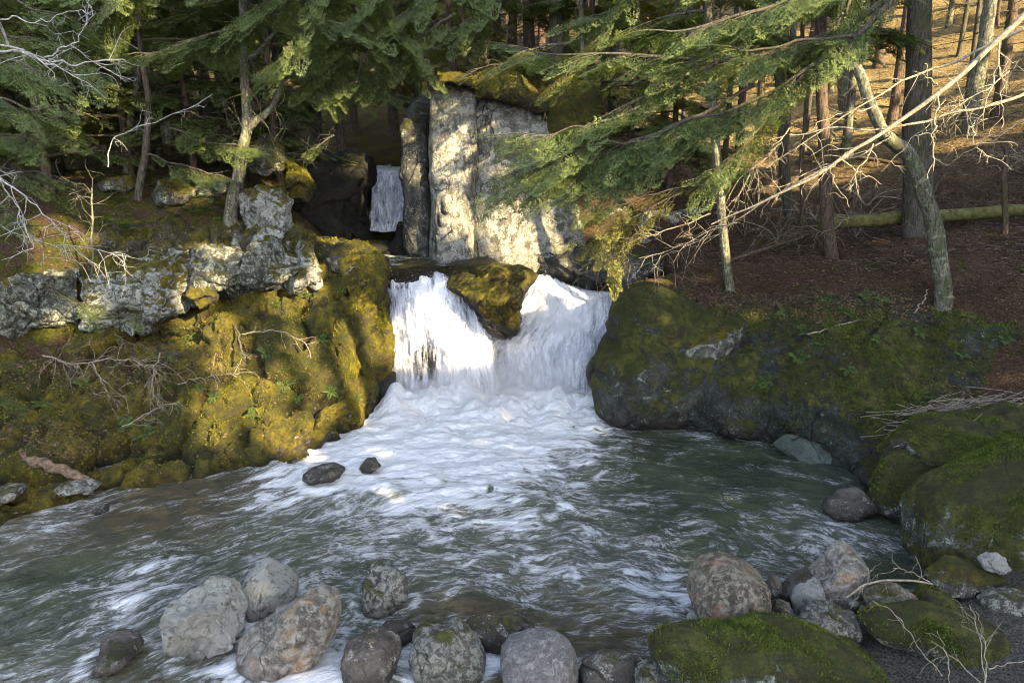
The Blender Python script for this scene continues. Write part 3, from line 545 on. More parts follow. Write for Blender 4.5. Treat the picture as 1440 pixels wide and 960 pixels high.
RK([(785,350),(800,300),(850,282),(900,292),(945,300),(985,290),(995,330),(960,352),(900,358),(840,352)], 18.6, .8, R_PILLAR, 'pale broken rock under the hemlock boughs', 'rock', 'rock_outcrop', rough=.16, strata=(-.4, .2, .8), facet=.8)
# the pale cliff
cliff = empty('cliff', U(690, 370, 18.2), 'pale sunlit cliff pillar with a mossy top beside the gorge', 'cliff')
def CK(n, poly, Yv, th, m, **k):
    outline_rock(n, poly, Yv, th, m, None, parent=cliff, **k)
CK('front_slab', [(602,380),(606,300),(604,200),(608,132),(625,110),(650,112),(669,132),(671,210),(668,300),(664,380)], 17.6, .55, R_PILLAR, rough=.05, box=.42, facet=.25, sub=6)
CK('cliff_face', [(650,385),(655,250),(655,150),(690,128),(745,150),(768,168),(795,230),(815,300),(820,350),(800,385)], 18.3, .9, R_PILLAR, rough=.07, box=.45, facet=.3, sub=6)
CK('side_slab', [(572,345),(566,240),(570,150),(590,128),(612,135),(614,250),(610,378),(590,378)], 18.6, 1.1, R_SLAB, rough=.09, box=.5, facet=.4, sub=6, strata=(.9, -.1, .1))  # darker rock paints the shade on the cliff's left flank
CK('upper_block', [(660,190),(664,125),(700,100),(760,100),(840,125),(850,190),(790,230),(700,220)], 19.4, 1.2, R_MOSSY, rough=.08, box=.55)
CK('moss_cap', [(598,130),(618,106),(650,103),(672,118),(666,130),(640,118),(615,122)], 17.7, .7, R_MOSSY, rough=.06)
CK('moss_cap', [(660,128),(675,100),(700,92),(735,108),(758,128),(775,158),(755,160),(730,150),(700,142),(680,140)], 18.2, .8, R_MOSSY, rough=.08)
# flat stones and log on the left shore
def bank_y(px, py, V):
    x, y, z = V[..., 0], V[..., 1], V[..., 2]; d = y*cp-(z-CAMZ)*sp; q = np.hypot(720+F*x/d-px, 480-F*(y*sp+(z-CAMZ)*cp)/d-py); m = q < 8
    return float(y[m].min()) if m.any() else float(y.ravel()[np.argmin(q)])
RK([(80,684),(92,677),(125,676),(142,683),(120,690),(90,691)], bank_y(110, 690, LV)+.08, .25, R_COBD, 'flat grey slab under the end of the broken log', 'slab', 'rock_slab', sub=4)
RK([(118,692),(122,684),(132,686),(130,694)], bank_y(126, 694, LV)-.03, .1, R_COB, 'tiny pale stone beside the flat slab on the left shore', 'stone', 'shore_stone', sub=3)
RK([(-30,705),(-5,688),(30,685),(28,697),(0,708)], bank_y(10, 705, LV), .3, R_COBD, 'brownish slab at the left edge of the shore', 'slab', 'rock_slab', sub=4)
RK([(130,716),(140,710),(152,712),(152,722),(135,722)], YW(142,720), .12, R_WETD, 'small round stone in shallow water off the left shore', 'stone', 'river_stone', sub=3)

# ------------------------------------------------------------------ water
def fgrid(pts):
    W = np.array([U0(a, b)[:2] for a, b, c in pts]); return rbf(W, [c for a, b, c in pts])
DEN = [(600,600,1.5),(700,600,1.5),(790,600,1.4),(840,592,.9),(875,592,.55),(905,600,.2),(560,620,1.4),(520,612,1.2),(500,640,1.1),(700,650,1.25),(600,650,1.3),(800,640,.9),(840,660,.5),(900,640,.1),(1000,640,.05),(1000,612,.3),(450,662,.9),(390,680,.7),(500,700,.75),(650,700,.85),(780,700,.6),(860,720,.45),(960,700,.05),(1100,680,.1),(350,715,.55),(290,690,.05),(250,720,.05),(450,740,.5),(600,750,.6),(750,750,.55),(880,780,.55),(1000,780,.3),(1100,720,.4),(1160,742,.6),(1210,765,.4),(1250,740,.05),(1230,700,.05),(150,720,.1),(60,750,.65),(20,780,.3),(90,790,.1),(200,760,.15),(320,760,.4),(400,790,.4),(100,825,.15),(230,850,.5),(170,845,.52),(100,865,.35),(60,890,.25),(40,930,.55),(150,930,.4),(220,940,.25),(300,940,.5),(400,900,.5),(480,840,.35),(600,820,.45),(700,830,.45),(800,840,.5),(940,830,.75),(960,870,.5),(850,880,.3),(700,870,.15),(560,870,.2),(880,940,.3),(450,955,.8),(620,950,.35),(1040,770,.3),(1060,700,.05),(0,960,.4),(-100,900,.4),(-200,800,.2),(930,560,.1),(1300,800,.0),(500,565,1.3),(-100,1000,.4),(1000,1000,.1)]
den = fgrid(DEN)
STIR = [(a, b, min(1., c)*.9+.1) for a, b, c in DEN]
wx = axis([(-24, -9, .2), (-9, 8, .027), (8, 9, .2)]); wy = axis([(-6, 4.6, .2), (4.6, 16.2, .027), (16.2, 16.6, .2)])
WX, WY = np.meshgrid(wx, wy)
D = np.clip(den(WX, WY), 0, 1.6)
cx0, cy0 = -.2, 14.6                                   # foot of the falls
dx, dy = WX-cx0, WY-cy0; rr = np.hypot(dx, dy); an = np.arctan2(dx, -dy)
warp = fbm(np.stack([WX*.55, WY*.55, WX*0], -1), 3)
# wave crests lie across the plume in the middle; on the left outflow they run down to the left
wl = sstep(WX, -.6, -3.6)*sstep(WY, 12.5, 10.5); ang = math.radians(38)
t1 = WX*math.cos(ang)+WY*math.sin(ang); t2 = -WX*math.sin(ang)+WY*math.cos(ang)
cv = WY+.05*WX**2+.0*warp
def waves(u, v, sd):
    q = np.stack([u*.75, v*1.9, u*0+sd], -1); return ridged(q+warp[..., None]*.25, 4)*.6+fbm(q*2.1, 4)*.5
hA = waves(WX, cv, 1.); hB = waves(t1*.7, t2*1.2, 7.); ridg = hA*(1-wl)+hB*wl
lowf = fbm(np.stack([WX*.7, WY*1.1, WX*0+3], -1), 3)
FA = np.stack([WX*.95+warp*.3, cv*1.8+warp*.5, WX*0], -1); FB = np.stack([t1*.8+warp*.2, t2*2.0+warp*.4, WX*0+7], -1)
Dc = D.clip(0, 1.1)
H = Dc*.085*ridg+.03*lowf+.03*fbm(np.stack([WX*2.2, cv*4.2, WX*0+4], -1), 4)*(.35+Dc)
base_l = np.exp(-((WY-13.75+.12*np.abs(WX+.2))/.55)**2)*sstep(WX, -2.75, -2.2)*sstep(WX, 2.1, 1.5)
lump = fbm(np.stack([WX*1.5, WY*1.5, WX*0+9], -1), 5)
H = H+base_l*(.28+.20*lump)+.12*np.exp(-((rr-1.6)/1.0)**2)*lump
H = H+.10*np.exp(-((WX+5.2)/.9)**2-((WY-7.35)/.35)**2)+.06*np.exp(-((WX-3.5)/.9)**2-((WY-9.1+.35*(WX-3.5))/.14)**2)
# foam hugging stones
stones = [(o.location[0], o.location[1], max(o.dimensions[:2])*.5) for o in COL.objects if o.name.startswith('river_stone')]
for (a, b, r) in stones:
    q = np.hypot(WX-a, (WY-b+.0)*1.0)/max(r, .1)
    D = D+.28*np.exp(-((q-1.1)/.25)**2)
stream = sstep(WY, 16, 15.4)
def water_mat():
    n = NT('river_water'); P = n.pos(); d = n.attr('foam'); wl_ = n.attr('left')
    def pair(sx, sy, sc_, det, ro, di): 
        A = n.noise(n.scale(n.attr('flow', 'Vector'), sx, sy, 1), sc_, det, ro, di); B = n.noise(n.scale(n.attr('flow_left', 'Vector'), sx, sy, 1), sc_, det, ro, di)
        x = n.new('ShaderNodeMix'); n.put(x.inputs[0], wl_); n.put(x.inputs[2], A); n.put(x.inputs[3], B); return x.outputs[0]
    a = pair(1, 1, 1.5, 10, .66, .5); f2 = pair(.9, 1.1, 4.2, 9, .72, .9); st = pair(.7, 2., 10, 6, .75, .5)
    f = n.math('ADD', n.math('MULTIPLY', a, .62), n.math('MULTIPLY', f2, .38))
    v = n.math('ADD', f, n.math('MULTIPLY', d, .255)); v = n.math('ADD', v, n.math('MULTIPLY', n.math('SUBTRACT', st, .5), .16))
    v = n.math('ADD', v, n.math('MULTIPLY', n.attr('crest'), .07))
    cl = n.math('SUBTRACT', 1., n.math('MULTIPLY', n.math('ABSOLUTE', n.math('SUBTRACT', pair(1, 1.5, 3.4, 9, .68, 1.), .5)), 15.))
    cl = n.math('MULTIPLY', n.ramp(cl, .1, .9), n.ramp(n.math('ADD', a, n.math('MULTIPLY', d, .35)), .52, .68)); cl = n.math('MULTIPLY', cl, n.ramp(f2, .42, .56))
    m = n.math('ADD', n.math('MULTIPLY', n.ramp(v, .655, .745), .72), n.math('MULTIPLY', n.ramp(v, .56, .86), .32), clamp=True)
    m = n.math('MAXIMUM', m, n.math('MULTIPLY', cl, .75))
    z = n.attr('shallow')
    deep = n.mix(n.ramp(n.noise(P, .8, 4, .6), .35, .65), (.012, .022, .010), (.038, .052, .022))
    bed = n.mix(n.ramp(n.noise(P, 2.6, 6, .6, .6), .38, .66), (.03, .027, .014), (.085, .062, .028))
    bed = n.mix(n.ramp(n.voro(n.mix(.06, P, n.noise(P, 3, 3, .6, 0, 'Color')), 2.4), .12, .34, .6, 0), bed, (.10, .075, .04))
    w = n.mix(n.ramp(z, .2, .9, 0, .85), deep, bed)
    w = n.mix(n.math('MULTIPLY', n.ramp(d, .1, 1.1), .5), w, (.11, .135, .11))
    col = n.mix(m, w, n.mix(n.ramp(st, .35, .62), (.52, .55, .60), (.78, .80, .85)))
    rp = n.math('ABSOLUTE', n.math('SUBTRACT', pair(1.1, 1.3, 7, 6, .62, .9), .5)); h = n.math('SUBTRACT', n.math('ADD', n.math('MULTIPLY', a, .8), n.math('MULTIPLY', f2, .55)), n.math('MULTIPLY', rp, .55)); h = n.math('ADD', h, n.math('MULTIPLY', st, .16))
    h = n.math('ADD', h, n.math('MULTIPLY', m, .12)); h = n.math('ADD', h, n.math('MULTIPLY', pair(1, 2., 20, 5, .7, .3), .11))
    bs = n.bsdf(col, n.math('ADD', .06, n.math('MULTIPLY', m, .6)), n.bump(h, 1., .12), .5); return n.done(bs)
M_WATER = water_mat()
SH = fgrid([(300,690,1),(150,710,1),(80,740,.7),(400,665,.9),(250,740,.8),(200,760,.5),(350,730,.6),(400,800,.15),(100,830,.2),(600,700,.1),(620,860,.7),(700,880,.9),(760,860,.6),(850,900,1),(900,850,.6),(560,840,.5),(880,700,.3),(1000,680,.2),(1000,620,.1),(1150,680,.05),(1250,740,0),(1050,760,.25),(1150,800,.5),(200,940,.6),(300,900,.4),(900,620,.5),(900,960,1),(460,940,.3)])
at = {'foam': D.ravel(), 'flow': FA.reshape(-1, 3), 'flow_left': FB.reshape(-1, 3), 'left': wl.ravel(), 'crest': ridg.ravel(), 'shallow': np.clip(SH(WX, WY), 0, 1).ravel()}
o = link('river_water', mesh_np('river_water', np.stack([WX, WY, H*stream], -1), gridq(len(wy), len(wx)), M_WATER, at)); tag(o, kind='structure')

def fall_mat(name, gap=.5, dens=.5):
    n = NT(name); fl = n.attr('flow', 'Vector'); g = n.attr('gap')
    a = n.noise(n.scale(fl, 7, 1.1, 1), 1., 8, .68, .8); b_ = n.noise(n.scale(fl, 26, 4.5, 1), 1., 6, .75, .6); l = n.noise(n.scale(fl, 2.2, 1.1, 1), 1., 5, .6, .8)
    v = n.math('ADD', n.math('MULTIPLY', a, .55), n.math('MULTIPLY', b_, .42)); v = n.math('ADD', v, n.math('MULTIPLY', l, .35))
    v = n.math('SUBTRACT', v, n.math('MULTIPLY', g, .30))
    al = n.ramp(v, .66-dens*.28, .86-dens*.28, 0, 1)
    col = n.mix(n.ramp(v, .48, .72), (.50, .52, .60), (.80, .81, .86))
    b = n.bsdf(col, .55, n.bump(v, .35, .10), .2)
    t = n.new('ShaderNodeBsdfTranslucent'); n.put(t.inputs[0], (.85, .87, .95)); mx = n.new('ShaderNodeMixShader'); mx.inputs[0].default_value = .2
    n.t.links.new(b, mx.inputs[1]); n.t.links.new(t.outputs[0], mx.inputs[2])
    tr = n.new('ShaderNodeBsdfTransparent'); m = n.new('ShaderNodeMixShader'); n.t.links.new(al, m.inputs[0]); n.t.links.new(tr.outputs[0], m.inputs[1]); n.t.links.new(mx.outputs[0], m.inputs[2])
    return n.done(m.outputs[0])
M_F1 = fall_mat('falling_water', .5, 1.15); M_F2 = fall_mat('falling_spray', .5, .6)
def curtain(rows, nr, nc, amp, seed, gapf=None, spread=0.):
    P = np.array([[U(*p) for p in r] for r in rows]); P = cr(P, nr); P = np.swapaxes(cr(np.swapaxes(P, 0, 1), nc), 0, 1)
    s = np.cumsum(np.concatenate([np.zeros((1, nc)), np.linalg.norm(np.diff(P, axis=0), axis=2)]), axis=0); x = P[..., 0]
    u = np.linspace(0, 1, nc)[None]*np.ones((nr, 1))*3.0
    F3 = np.stack([u+.08*fbm(np.stack([x, s*.6, x*0+seed], -1), 3), s, x*0+seed], -1)
    d = fbm(np.stack([u*3.2, s*1.1, x*0+seed], -1), 4)*.55+fbm(np.stack([u*7, s*2.6, x*0+seed], -1), 4)*.08+.6*fbm(np.stack([u*1.5, s*1.5, x*0+seed], -1), 4); d = d*sstep(s, 0, .5)
    N = np.array([0, -1, .35]); V = P+N*(d*amp+spread)[..., None]
    px = 720+F*V[..., 0]/(V[..., 1]*cp-(V[..., 2]-CAMZ)*sp); py = 480-F*(V[..., 1]*sp+(V[..., 2]-CAMZ)*cp)/(V[..., 1]*cp-(V[..., 2]-CAMZ)*sp)
    ue = np.linspace(0, 1, nc)[None]*np.ones((nr, 1)); g = gapf(px, py)+.9*(sstep(ue, .10, 0)+sstep(ue, .90, 1))+.8*sstep(np.linspace(0, 1, nr)[:, None], .07, 0)
    return V, gridq(nr, nc), F3, g
fl_ob = []
def add_fall(name, rows, label, amp, seed, gapf, layers=2):
    r0 = empty(name, U(rows[-1][2][0], rows[-1][2][1], rows[-1][2][2]), label, 'waterfall')
    r0['kind'] = 'structure'; del r0['category']; del r0['label']
    for k in range(layers):
        V, Q, F3, g = curtain(rows, 150, 160, amp, seed+k*7, gapf, .10*k)
        ob = link('water_curtain' if k == 0 else 'spray', mesh_np(name, V-np.array(r0.location), Q, M_F1 if k == 0 else M_F2, {'flow': F3.reshape(-1, 3), 'gap': g.ravel()}), r0)
    if 'upper' not in label: droplets(r0, rows, 5000, seed, .13)
def droplets(root, rows, n, sd, sp):
    rg_ = np.random.default_rng(sd); P = np.array([[U(*p) for p in r] for r in rows]); P = cr(P, 60); P = np.swapaxes(cr(np.swapaxes(P, 0, 1), 60), 0, 1)
    i = (60*rg_.beta(1.6, .9, n)).astype(int).clip(0, 59); j = rg_.integers(0, 60, n); Q = P[i, j]+rg_.normal(0, sp, (n, 3))*[1.2, 1, 1]+[0, -.15, .05]; Q = Q[Q[:, 2] > .1]; n = len(Q)
    T = rg_.normal(0, .4, (n, 3))+[0, 0, 1]; T /= np.linalg.norm(T, axis=1)[:, None]; B = np.cross(T, rg_.normal(0, 1, (n, 3))); B /= np.linalg.norm(B, axis=1)[:, None]; s_ = rg_.uniform(.003, .011, (n, 1))
    V = np.stack([Q-B*s_*.6, Q-T*s_, Q+B*s_*.6, Q+T*s_*1.6], 1).reshape(-1, 3)-np.array(root.location)
    tag(link('droplets', mesh_np('droplets', V, np.arange(len(V)).reshape(-1, 4), M_DROP, smooth=False), root), kind='stuff')
M_DROP = plain('white_water_drops', (.7, .72, .78), (.9, .91, .95), 5, .3, 0)
gauss = lambda px, py, cx, cy, sx, sy: np.exp(-((px-cx)/sx)**2-((py-cy)/sy)**2)
gl = lambda px, py: 1.0*gauss(px, py, 600, 515, 30, 45)+.3*gauss(px, py, 565, 500, 14, 50)+.45*gauss(px, py, 560, 425, 16, 25)+.5*gauss(px, py, 650, 430, 18, 40)-.6*gauss(px, py, 610, 430, 28, 25)+.35*gauss(px, py, 640, 385, 25, 14)-.2*sstep(py, 560, 590)
gr_ = lambda px, py: .7*gauss(px, py, 700, 515, 24, 40)+.8*gauss(px, py, 845, 500, 16, 40)+.3*gauss(px, py, 770, 520, 40, 40)-.4*gauss(px, py, 790, 440, 50, 30)-.2*sstep(py, 560, 590)
add_fall('waterfall', [[(541,384,16.2),(575,380,16.3),(610,378,16.3),(645,386,16.1),(668,396,16.0)],
    [(541,398,15.6),(575,394,15.6),(612,392,15.5),(650,402,15.4),(676,420,15.3)],
    [(543,440,15.1),(578,434,15.0),(615,430,14.9),(655,442,14.9),(690,465,15.0)],
    [(547,500,14.8),(582,495,14.6),(620,492,14.5),(662,500,14.5),(700,510,14.7)],
    [(549,555,14.5),(584,553,14.3),(622,552,14.2),(668,555,14.2),(712,556,14.4)],
    [(540,600,13.9),(578,604,13.6),(625,606,13.5),(675,604,13.5),(725,600,13.7)]], 'left waterfall', .16, 2, gl)
add_fall('waterfall', [[(738,398,17.0),(765,385,17.2),(795,398,17.1),(830,408,17.0),(866,409,16.9)],
    [(732,420,16.6),(762,412,16.7),(795,418,16.6),(828,425,16.5),(866,424,16.5)],
    [(708,460,15.9),(745,455,16.0),(785,455,15.9),(825,458,15.8),(866,455,15.8)],
    [(668,480,15.2),(725,492,15.2),(778,496,15.1),(822,498,15.0),(864,496,15.2)],
    [(665,540,14.7),(725,545,14.7),(780,548,14.6),(822,548,14.5),(852,545,14.6)],
    [(660,602,13.8),(730,606,13.6),(785,606,13.5),(825,602,13.5),(858,594,13.7)]], 'right waterfall', .17, 11, gr_)
add_fall('waterfall', [[(518,240,21.2),(536,236,21.3),(552,237,21.3),(568,238,21.3),(586,242,21.2)],
    [(518,262,20.7),(536,260,20.6),(553,260,20.6),(569,262,20.6),(586,262,20.7)],
    [(517,290,20.1),(537,290,20.0),(556,290,20.0),(572,290,20.0),(588,290,20.1)],
    [(515,325,19.5),(537,326,19.4),(558,326,19.4),(575,325,19.4),(594,322,19.5)]], 'upper waterfall', .22, 23, lambda a, b: .35+.5*perlin(np.stack([a*.09, b*.05, a*0], -1)))
# foam mounds where the falls land, upper pool, upper stream
def patch(name, x0, x1, y0, y1, z, step, mat, amp, foam, seed):
    gx_, gy_ = np.arange(x0, x1, step), np.arange(y0, y1, step); A, B = np.meshgrid(gx_, gy_)
    h = z+amp*fbm(np.stack([A*1.3, B*1.3, A*0+seed], -1), 4)
    o = link(name, mesh_np(name, np.stack([A, B, h], -1), gridq(len(gy_), len(gx_)), mat, {'foam': A.ravel()*0+foam, 'flow': np.stack([A*1.5, B*2, A*0], -1).reshape(-1, 3), 'flow_left': np.stack([A*1.5, B*2, A*0], -1).reshape(-1, 3), 'left': A.ravel()*0, 'crest': A.ravel()*0, 'shallow': A.ravel()*0+.3}))
    tag(o, kind='structure'); return o
patch('upper_pool_water', -4.2, -.6, 16.0, 20.2, 2.42, .06, M_WATER, .03, .55, 3)
patch('upper_stream_water', -5.5, -1.5, 21.2, 33, 4.25, .1, M_WATER, .03, .9, 5)
# ------------------------------------------------------------------ hemlock foliage
def spray_tpl(pairs, sub, ll, lw, seed=0):
    """flat feathery spray along +x, length 1; kites"""
    r = np.random.default_rng(seed); V = []
    def kite(p, d, L, W):
        d = d/np.linalg.norm(d); s = np.array([-d[1], d[0], 0]); s /= np.linalg.norm(s)+1e-9
        z = np.array([0, 0, 1.])
        V.append([p, p+d*L*.45+s*W*.5-z*W*.15, p+d*L-z*L*.12, p+d*L*.45-s*W*.5-z*W*.15])
    for i in range(pairs):
        t = (i+.6)/pairs; x = t*.95
        for sg in (-1, 1):
            L = .42*(1-t)**.75*r.uniform(.75, 1.15)+.05; a = sg*math.radians(r.uniform(42, 62))
            d = np.array([math.cos(a), math.sin(a), -.08]); p = np.array([x+r.uniform(-.02, .02), 0, -.10*x*x])
            if sub == 0: kite(p, d, L, lw*2.2); continue
            m = max(2, int(L/ll*sub))
            for j in range(m):
                q = p+d*L*(j+.5)/m+np.array([0, 0, -.25*(L*j/m)**2])
                for sg2 in (-1, 1):
                    b = a+sg2*math.radians(r.uniform(35, 60)); kite(q, np.array([math.cos(b), math.sin(b), r.uniform(-.35, .15)]), ll*r.uniform(.7, 1.2), lw)
            kite(p+d*L*.8, d, ll, lw)
    for k in range(3 if sub else 1): kite(np.array([.85+.05*k, 0, -.09]), np.array([1, r.uniform(-.4, .4), -.15]), ll if sub else .18, lw)
    return np.array(V)
TPL_F = [spray_tpl(8, .85, .125, .036, s) for s in range(3)]
TPL_M = [spray_tpl(7, .5, .165, .055, s+5) for s in range(3)]
def place_sprays(tpl, O, Dr, Up, S):
    n = len(O); X_ = Dr/np.linalg.norm(Dr, axis=1)[:, None]; Yv = np.cross(Up, X_); Yv /= np.linalg.norm(Yv, axis=1)[:, None]+1e-9; Zv = np.cross(X_, Yv)
    T = tpl.reshape(-1, 3)
    V = O[:, None]+S[:, None, None]*(T[None, :, :1]*X_[:, None]+T[None, :, 1:2]*Yv[:, None]+T[None, :, 2:]*Zv[:, None])
    V = V.reshape(-1, 3); return V, np.arange(len(V)).reshape(-1, 4)
def bough(wood, leaf, path, width, r0, rg, size=.45, dens=9., tpls=None, start=.12, droop=.15, wn=5, bare=0.):
    """limb along path with flat side branchlets carrying sprays"""
    tpls = tpls or TPL_M
    path = np.asarray(path, float); n = len(path); L = np.concatenate([[0], np.cumsum(np.linalg.norm(np.diff(path, axis=0), axis=1))]); T = np.gradient(path, axis=0); T /= np.linalg.norm(T, axis=1)[:, None]+1e-9
    wood.tube(path, np.linspace(r0, max(r0*.18, .004), n), wn)
    N = max(3, int(L[-1]*dens)); O = []; Dd = []; Ss = []
    for k in range(N):
        s = (start+(1-start)*(k+rg.random())/N)*L[-1]; t = s/L[-1]
        p = np.array([np.interp(s, L, path[:, i]) for i in range(3)]); d = np.array([np.interp(s, L, T[:, i]) for i in range(3)])
        side = np.cross(d, [0, 0, 1.]); side /= np.linalg.norm(side)+1e-9
        w = width*(np.sin(np.pi*min(1, t*.85+.12))**.7)*rg.uniform(.45, 1.1); sg = rg.choice([-1, 1])
        dd = d*rg.uniform(.5, .95)+side*sg*rg.uniform(.6, 1.1)+np.array([0, 0, rg.uniform(-.3, .1)-droop*.5]); dd /= np.linalg.norm(dd)
        if w > size*.9:
            m = int(w/(size*.42))+1; e = p+dd*w+np.array([0, 0, -droop*w*.5])
            wood.tube(np.array([p, p+dd*w*.55, e]), [r0*.3*(1-t)+.004, r0*.2*(1-t)+.003, .003], 3)
            if rg.random() < bare: continue
            for j in range(m):
                f = (j+.5)/m; q = p+dd*w*f+np.array([0, 0, -droop*w*.5*f*f])
                for s3 in (-1, 1):
                    sd = np.cross(dd, [0, 0, 1.]); O.append(q); Dd.append(dd*.8+sd*s3*rg.uniform(.4, .9)+np.array([0, 0, rg.uniform(-.35, .05)-droop*.4])); Ss.append(size*rg.uniform(.6, 1.1)*(1-.3*f))
            O.append(e); Dd.append(dd+[0, 0, -.2]); Ss.append(size)
        elif rg.random() >= bare: O.append(p); Dd.append(dd); Ss.append(max(w, size*.5)*rg.uniform(.8, 1.2))
    if not O: return
    O = np.array(O); Dd = np.array(Dd); Ss = np.array(Ss)
    Up = np.stack([rg.normal(0, .28, len(O)), rg.normal(0, .28, len(O)), np.ones(len(O))], 1); ch = rg.integers(0, len(tpls), len(O))
    for c in range(len(tpls)):
        m = ch == c
        if m.any(): leaf.add(*place_sprays(tpls[c], O[m], Dd[m], Up[m], Ss[m]))
class LB(MB):
    pass
def limb_path(p, az, L, up, droop, rg, n=7):
    t = np.linspace(0, 1, n)[:, None]; d = np.array([math.cos(az), math.sin(az), 0]); b = np.array([-d[1], d[0], 0])*rg.normal(0, .12)*L
    return p+d*L*t+b*t*t+np.array([0, 0, 1])*(up*t-droop*t*t)*L
def tree_meshes(seed, H, r, live, dead, maxL, nb, lod, bark, leafm, size=.5, dens=7, lean=(0, 0)):
    rg = np.random.default_rng(seed); wood = MB(); leaf = MB()
    t = np.linspace(0, 1, 16); bx = fbm(np.stack([t*1.5, t*0+seed, t*0], -1), 2)*.22; by = fbm(np.stack([t*1.5, t*0+seed, t*0+9], -1), 2)*.22
    tr = np.stack([bx*t+lean[0]*t*H, by*t+lean[1]*t*H, t*H-.3], -1)
    rad = r*(1-t)**.75+.012; rad[0] *= 1.35; wood.tube(tr, rad, 10, .05)
    for k in range(nb):
        f = (k+rg.random())/nb; z = live+(H*.97-live)*f
        p = np.array([np.interp(z, tr[:, 2], tr[:, i]) for i in range(3)])
        L = maxL*(1-.8*f)*rg.uniform(.55, 1.1); az = k*2.4+rg.normal(0, .4)
        pa = limb_path(p, az, L, rg.uniform(-.05, .25), rg.uniform(.15, .42), rg)
        bough(wood, leaf, pa, L*.42, .012+.012*L, rg, size, dens, TPL_M, .15, .2, 4)
    for k in range(dead):
        z = rg.uniform(.5, live+1.2); p = np.array([np.interp(z, tr[:, 2], tr[:, i]) for i in range(3)]); L = rg.uniform(.5, 1.9); az = rg.uniform(0, 6.28)
        pa = limb_path(p, az, L, rg.uniform(-.1, .35), rg.uniform(.05, .5), rg, 5); wood.tube(pa, np.linspace(.016, .004, 5), 4)
        for j in range(3):
            s = pa[rg.integers(1, 4)]; wood.tube(np.array([s, s+rg.normal(0, .22, 3), s+rg.normal(0, .35, 3)-[0, 0, .1]]), [.007, .005, .002], 3)
    return wood.mesh('trunk', bark), (leaf.mesh('crown', leafm, False) if leaf.n else None)
VAR = []
for i, a in enumerate([  # H, r, live, dead, maxL, nb
    (11.5, .17, 2.6, 16, 2.9, 44), (13, .22, 4.2, 22, 3.0, 40), (9.5, .12, 1.3, 10, 2.5, 42), (14, .25, 5.2, 26, 3.2, 38), (7, .08, .6, 6, 1.9, 36), (12, .15, 3.4, 20, 2.6, 40)]):
    VAR.append(tree_meshes(40+i, a[0], a[1], a[2], a[3], a[4], a[5], 0, [M_BARK, M_BARKR, M_BARKL][i % 3], M_LEAF))
VARY = [bpy.data.meshes.new_from_object(bpy.data.objects.new('tmp', v[1])) for v in VAR]
for m in VARY: m.materials.clear(); m.materials.append(M_LEAFY); m.name = 'crown'
for o in [o for o in bpy.data.objects if o.name.startswith('tmp')]: bpy.data.objects.remove(o)
BARE = [tree_meshes(70+i, h, r, h*.72, 30, 1.7, 12, 0, b, M_LEAF) for i, (h, r, b) in enumerate([(12, .13, M_BARKR), (13, .10, M_BARKL), (11, .075, M_BARK)])]
def put_tree(v, x, y, label, group, rz=0, s=1., yellow=False, z=None):
    z = gz(x, y) if z is None else z
    e = empty('hemlock_tree', (x, y, z-.05), label, 'tree', group); e.rotation_euler = (random.uniform(-.03, .03), random.uniform(-.03, .03), rz); e.scale = (s, s, s)
    src = BARE[v-10] if v >= 10 else VAR[v]
    link('trunk', src[0], e)
    if src[1]: link('crown', VARY[v] if (yellow and v < 10) else src[1], e)
    return e
def xy_px(px, Y): d = ray(px, 205); return d[0]*Y/d[1]
# placed background trees: (px, Y, variant)
BGL = 'hemlock in the shaded wood behind the left bank'; BGR = 'thin hemlock on the sunlit slope at upper right'; BGC = 'hemlock in the wood behind the pale cliff'
for (px, Yv, v, s) in [(70,19,1,1),(215,20,3,.9),(20,17,0,.9),(-90,15,0,1),(135,23,5,1),(290,19,11,1),(262,24,10,1),(365,21,1,.8),(395,24,3,.8),(480,24.5,0,.9),(175,27,3,1),(330,28,1,1),(60,28,1,1),(240,31,5,1),(110,33,3,1),(300,34,1,1),(400,31,5,1),(445,29,3,1),(0,34,1,1),(350,38,3,1),
                      (180,17.2,4,1.1),(60,15.8,4,1.2),(270,17.6,4,1.),(390,18.4,4,1.1),(-20,21,2,1.1),(150,19.5,2,1.),(320,21.5,2,1.),(205,38,1,1.2),(20,42,3,1.2),(120,44,1,1.2),(280,46,3,1.2),(410,45,1,1.2),(-130,25,3,1),(-200,30,1,1),(-60,40,3,1),(-250,18,0,1)]:
    put_tree(v, xy_px(px, Yv), Yv, BGL, 'shaded hemlocks on the left', random.uniform(0, 6.28), s)
for (px, Yv, v, s) in [(555,36,3,1),(500,38,1,1),(590,31,0,1),(640,24,5,.8),(610,26,1,.9),(700,27,3,1),(745,25,1,.9),(780,23.5,3,.9),(820,27,10,1),(860,24,5,1),(560,44,1,1.2),(530,50,3,1.2),(650,34,1,1),(720,36,3,1),(790,34,1,1),(850,36,3,1),(910,33,5,1),(680,44,3,1.2),(760,46,1,1.2),(840,48,3,1.2),(620,50,1,1.2),(660,21.5,4,.9),(830,21.5,4,1.2),(705,52,3,1.3),(880,54,3,1.3),(600,58,3,1.3),(480,56,1,1.3)]:
    put_tree(v, xy_px(px, Yv), Yv, BGC, 'hemlocks behind the cliff', random.uniform(0, 6.28), s, v in (4, 0, 5) or random.random() < .3)
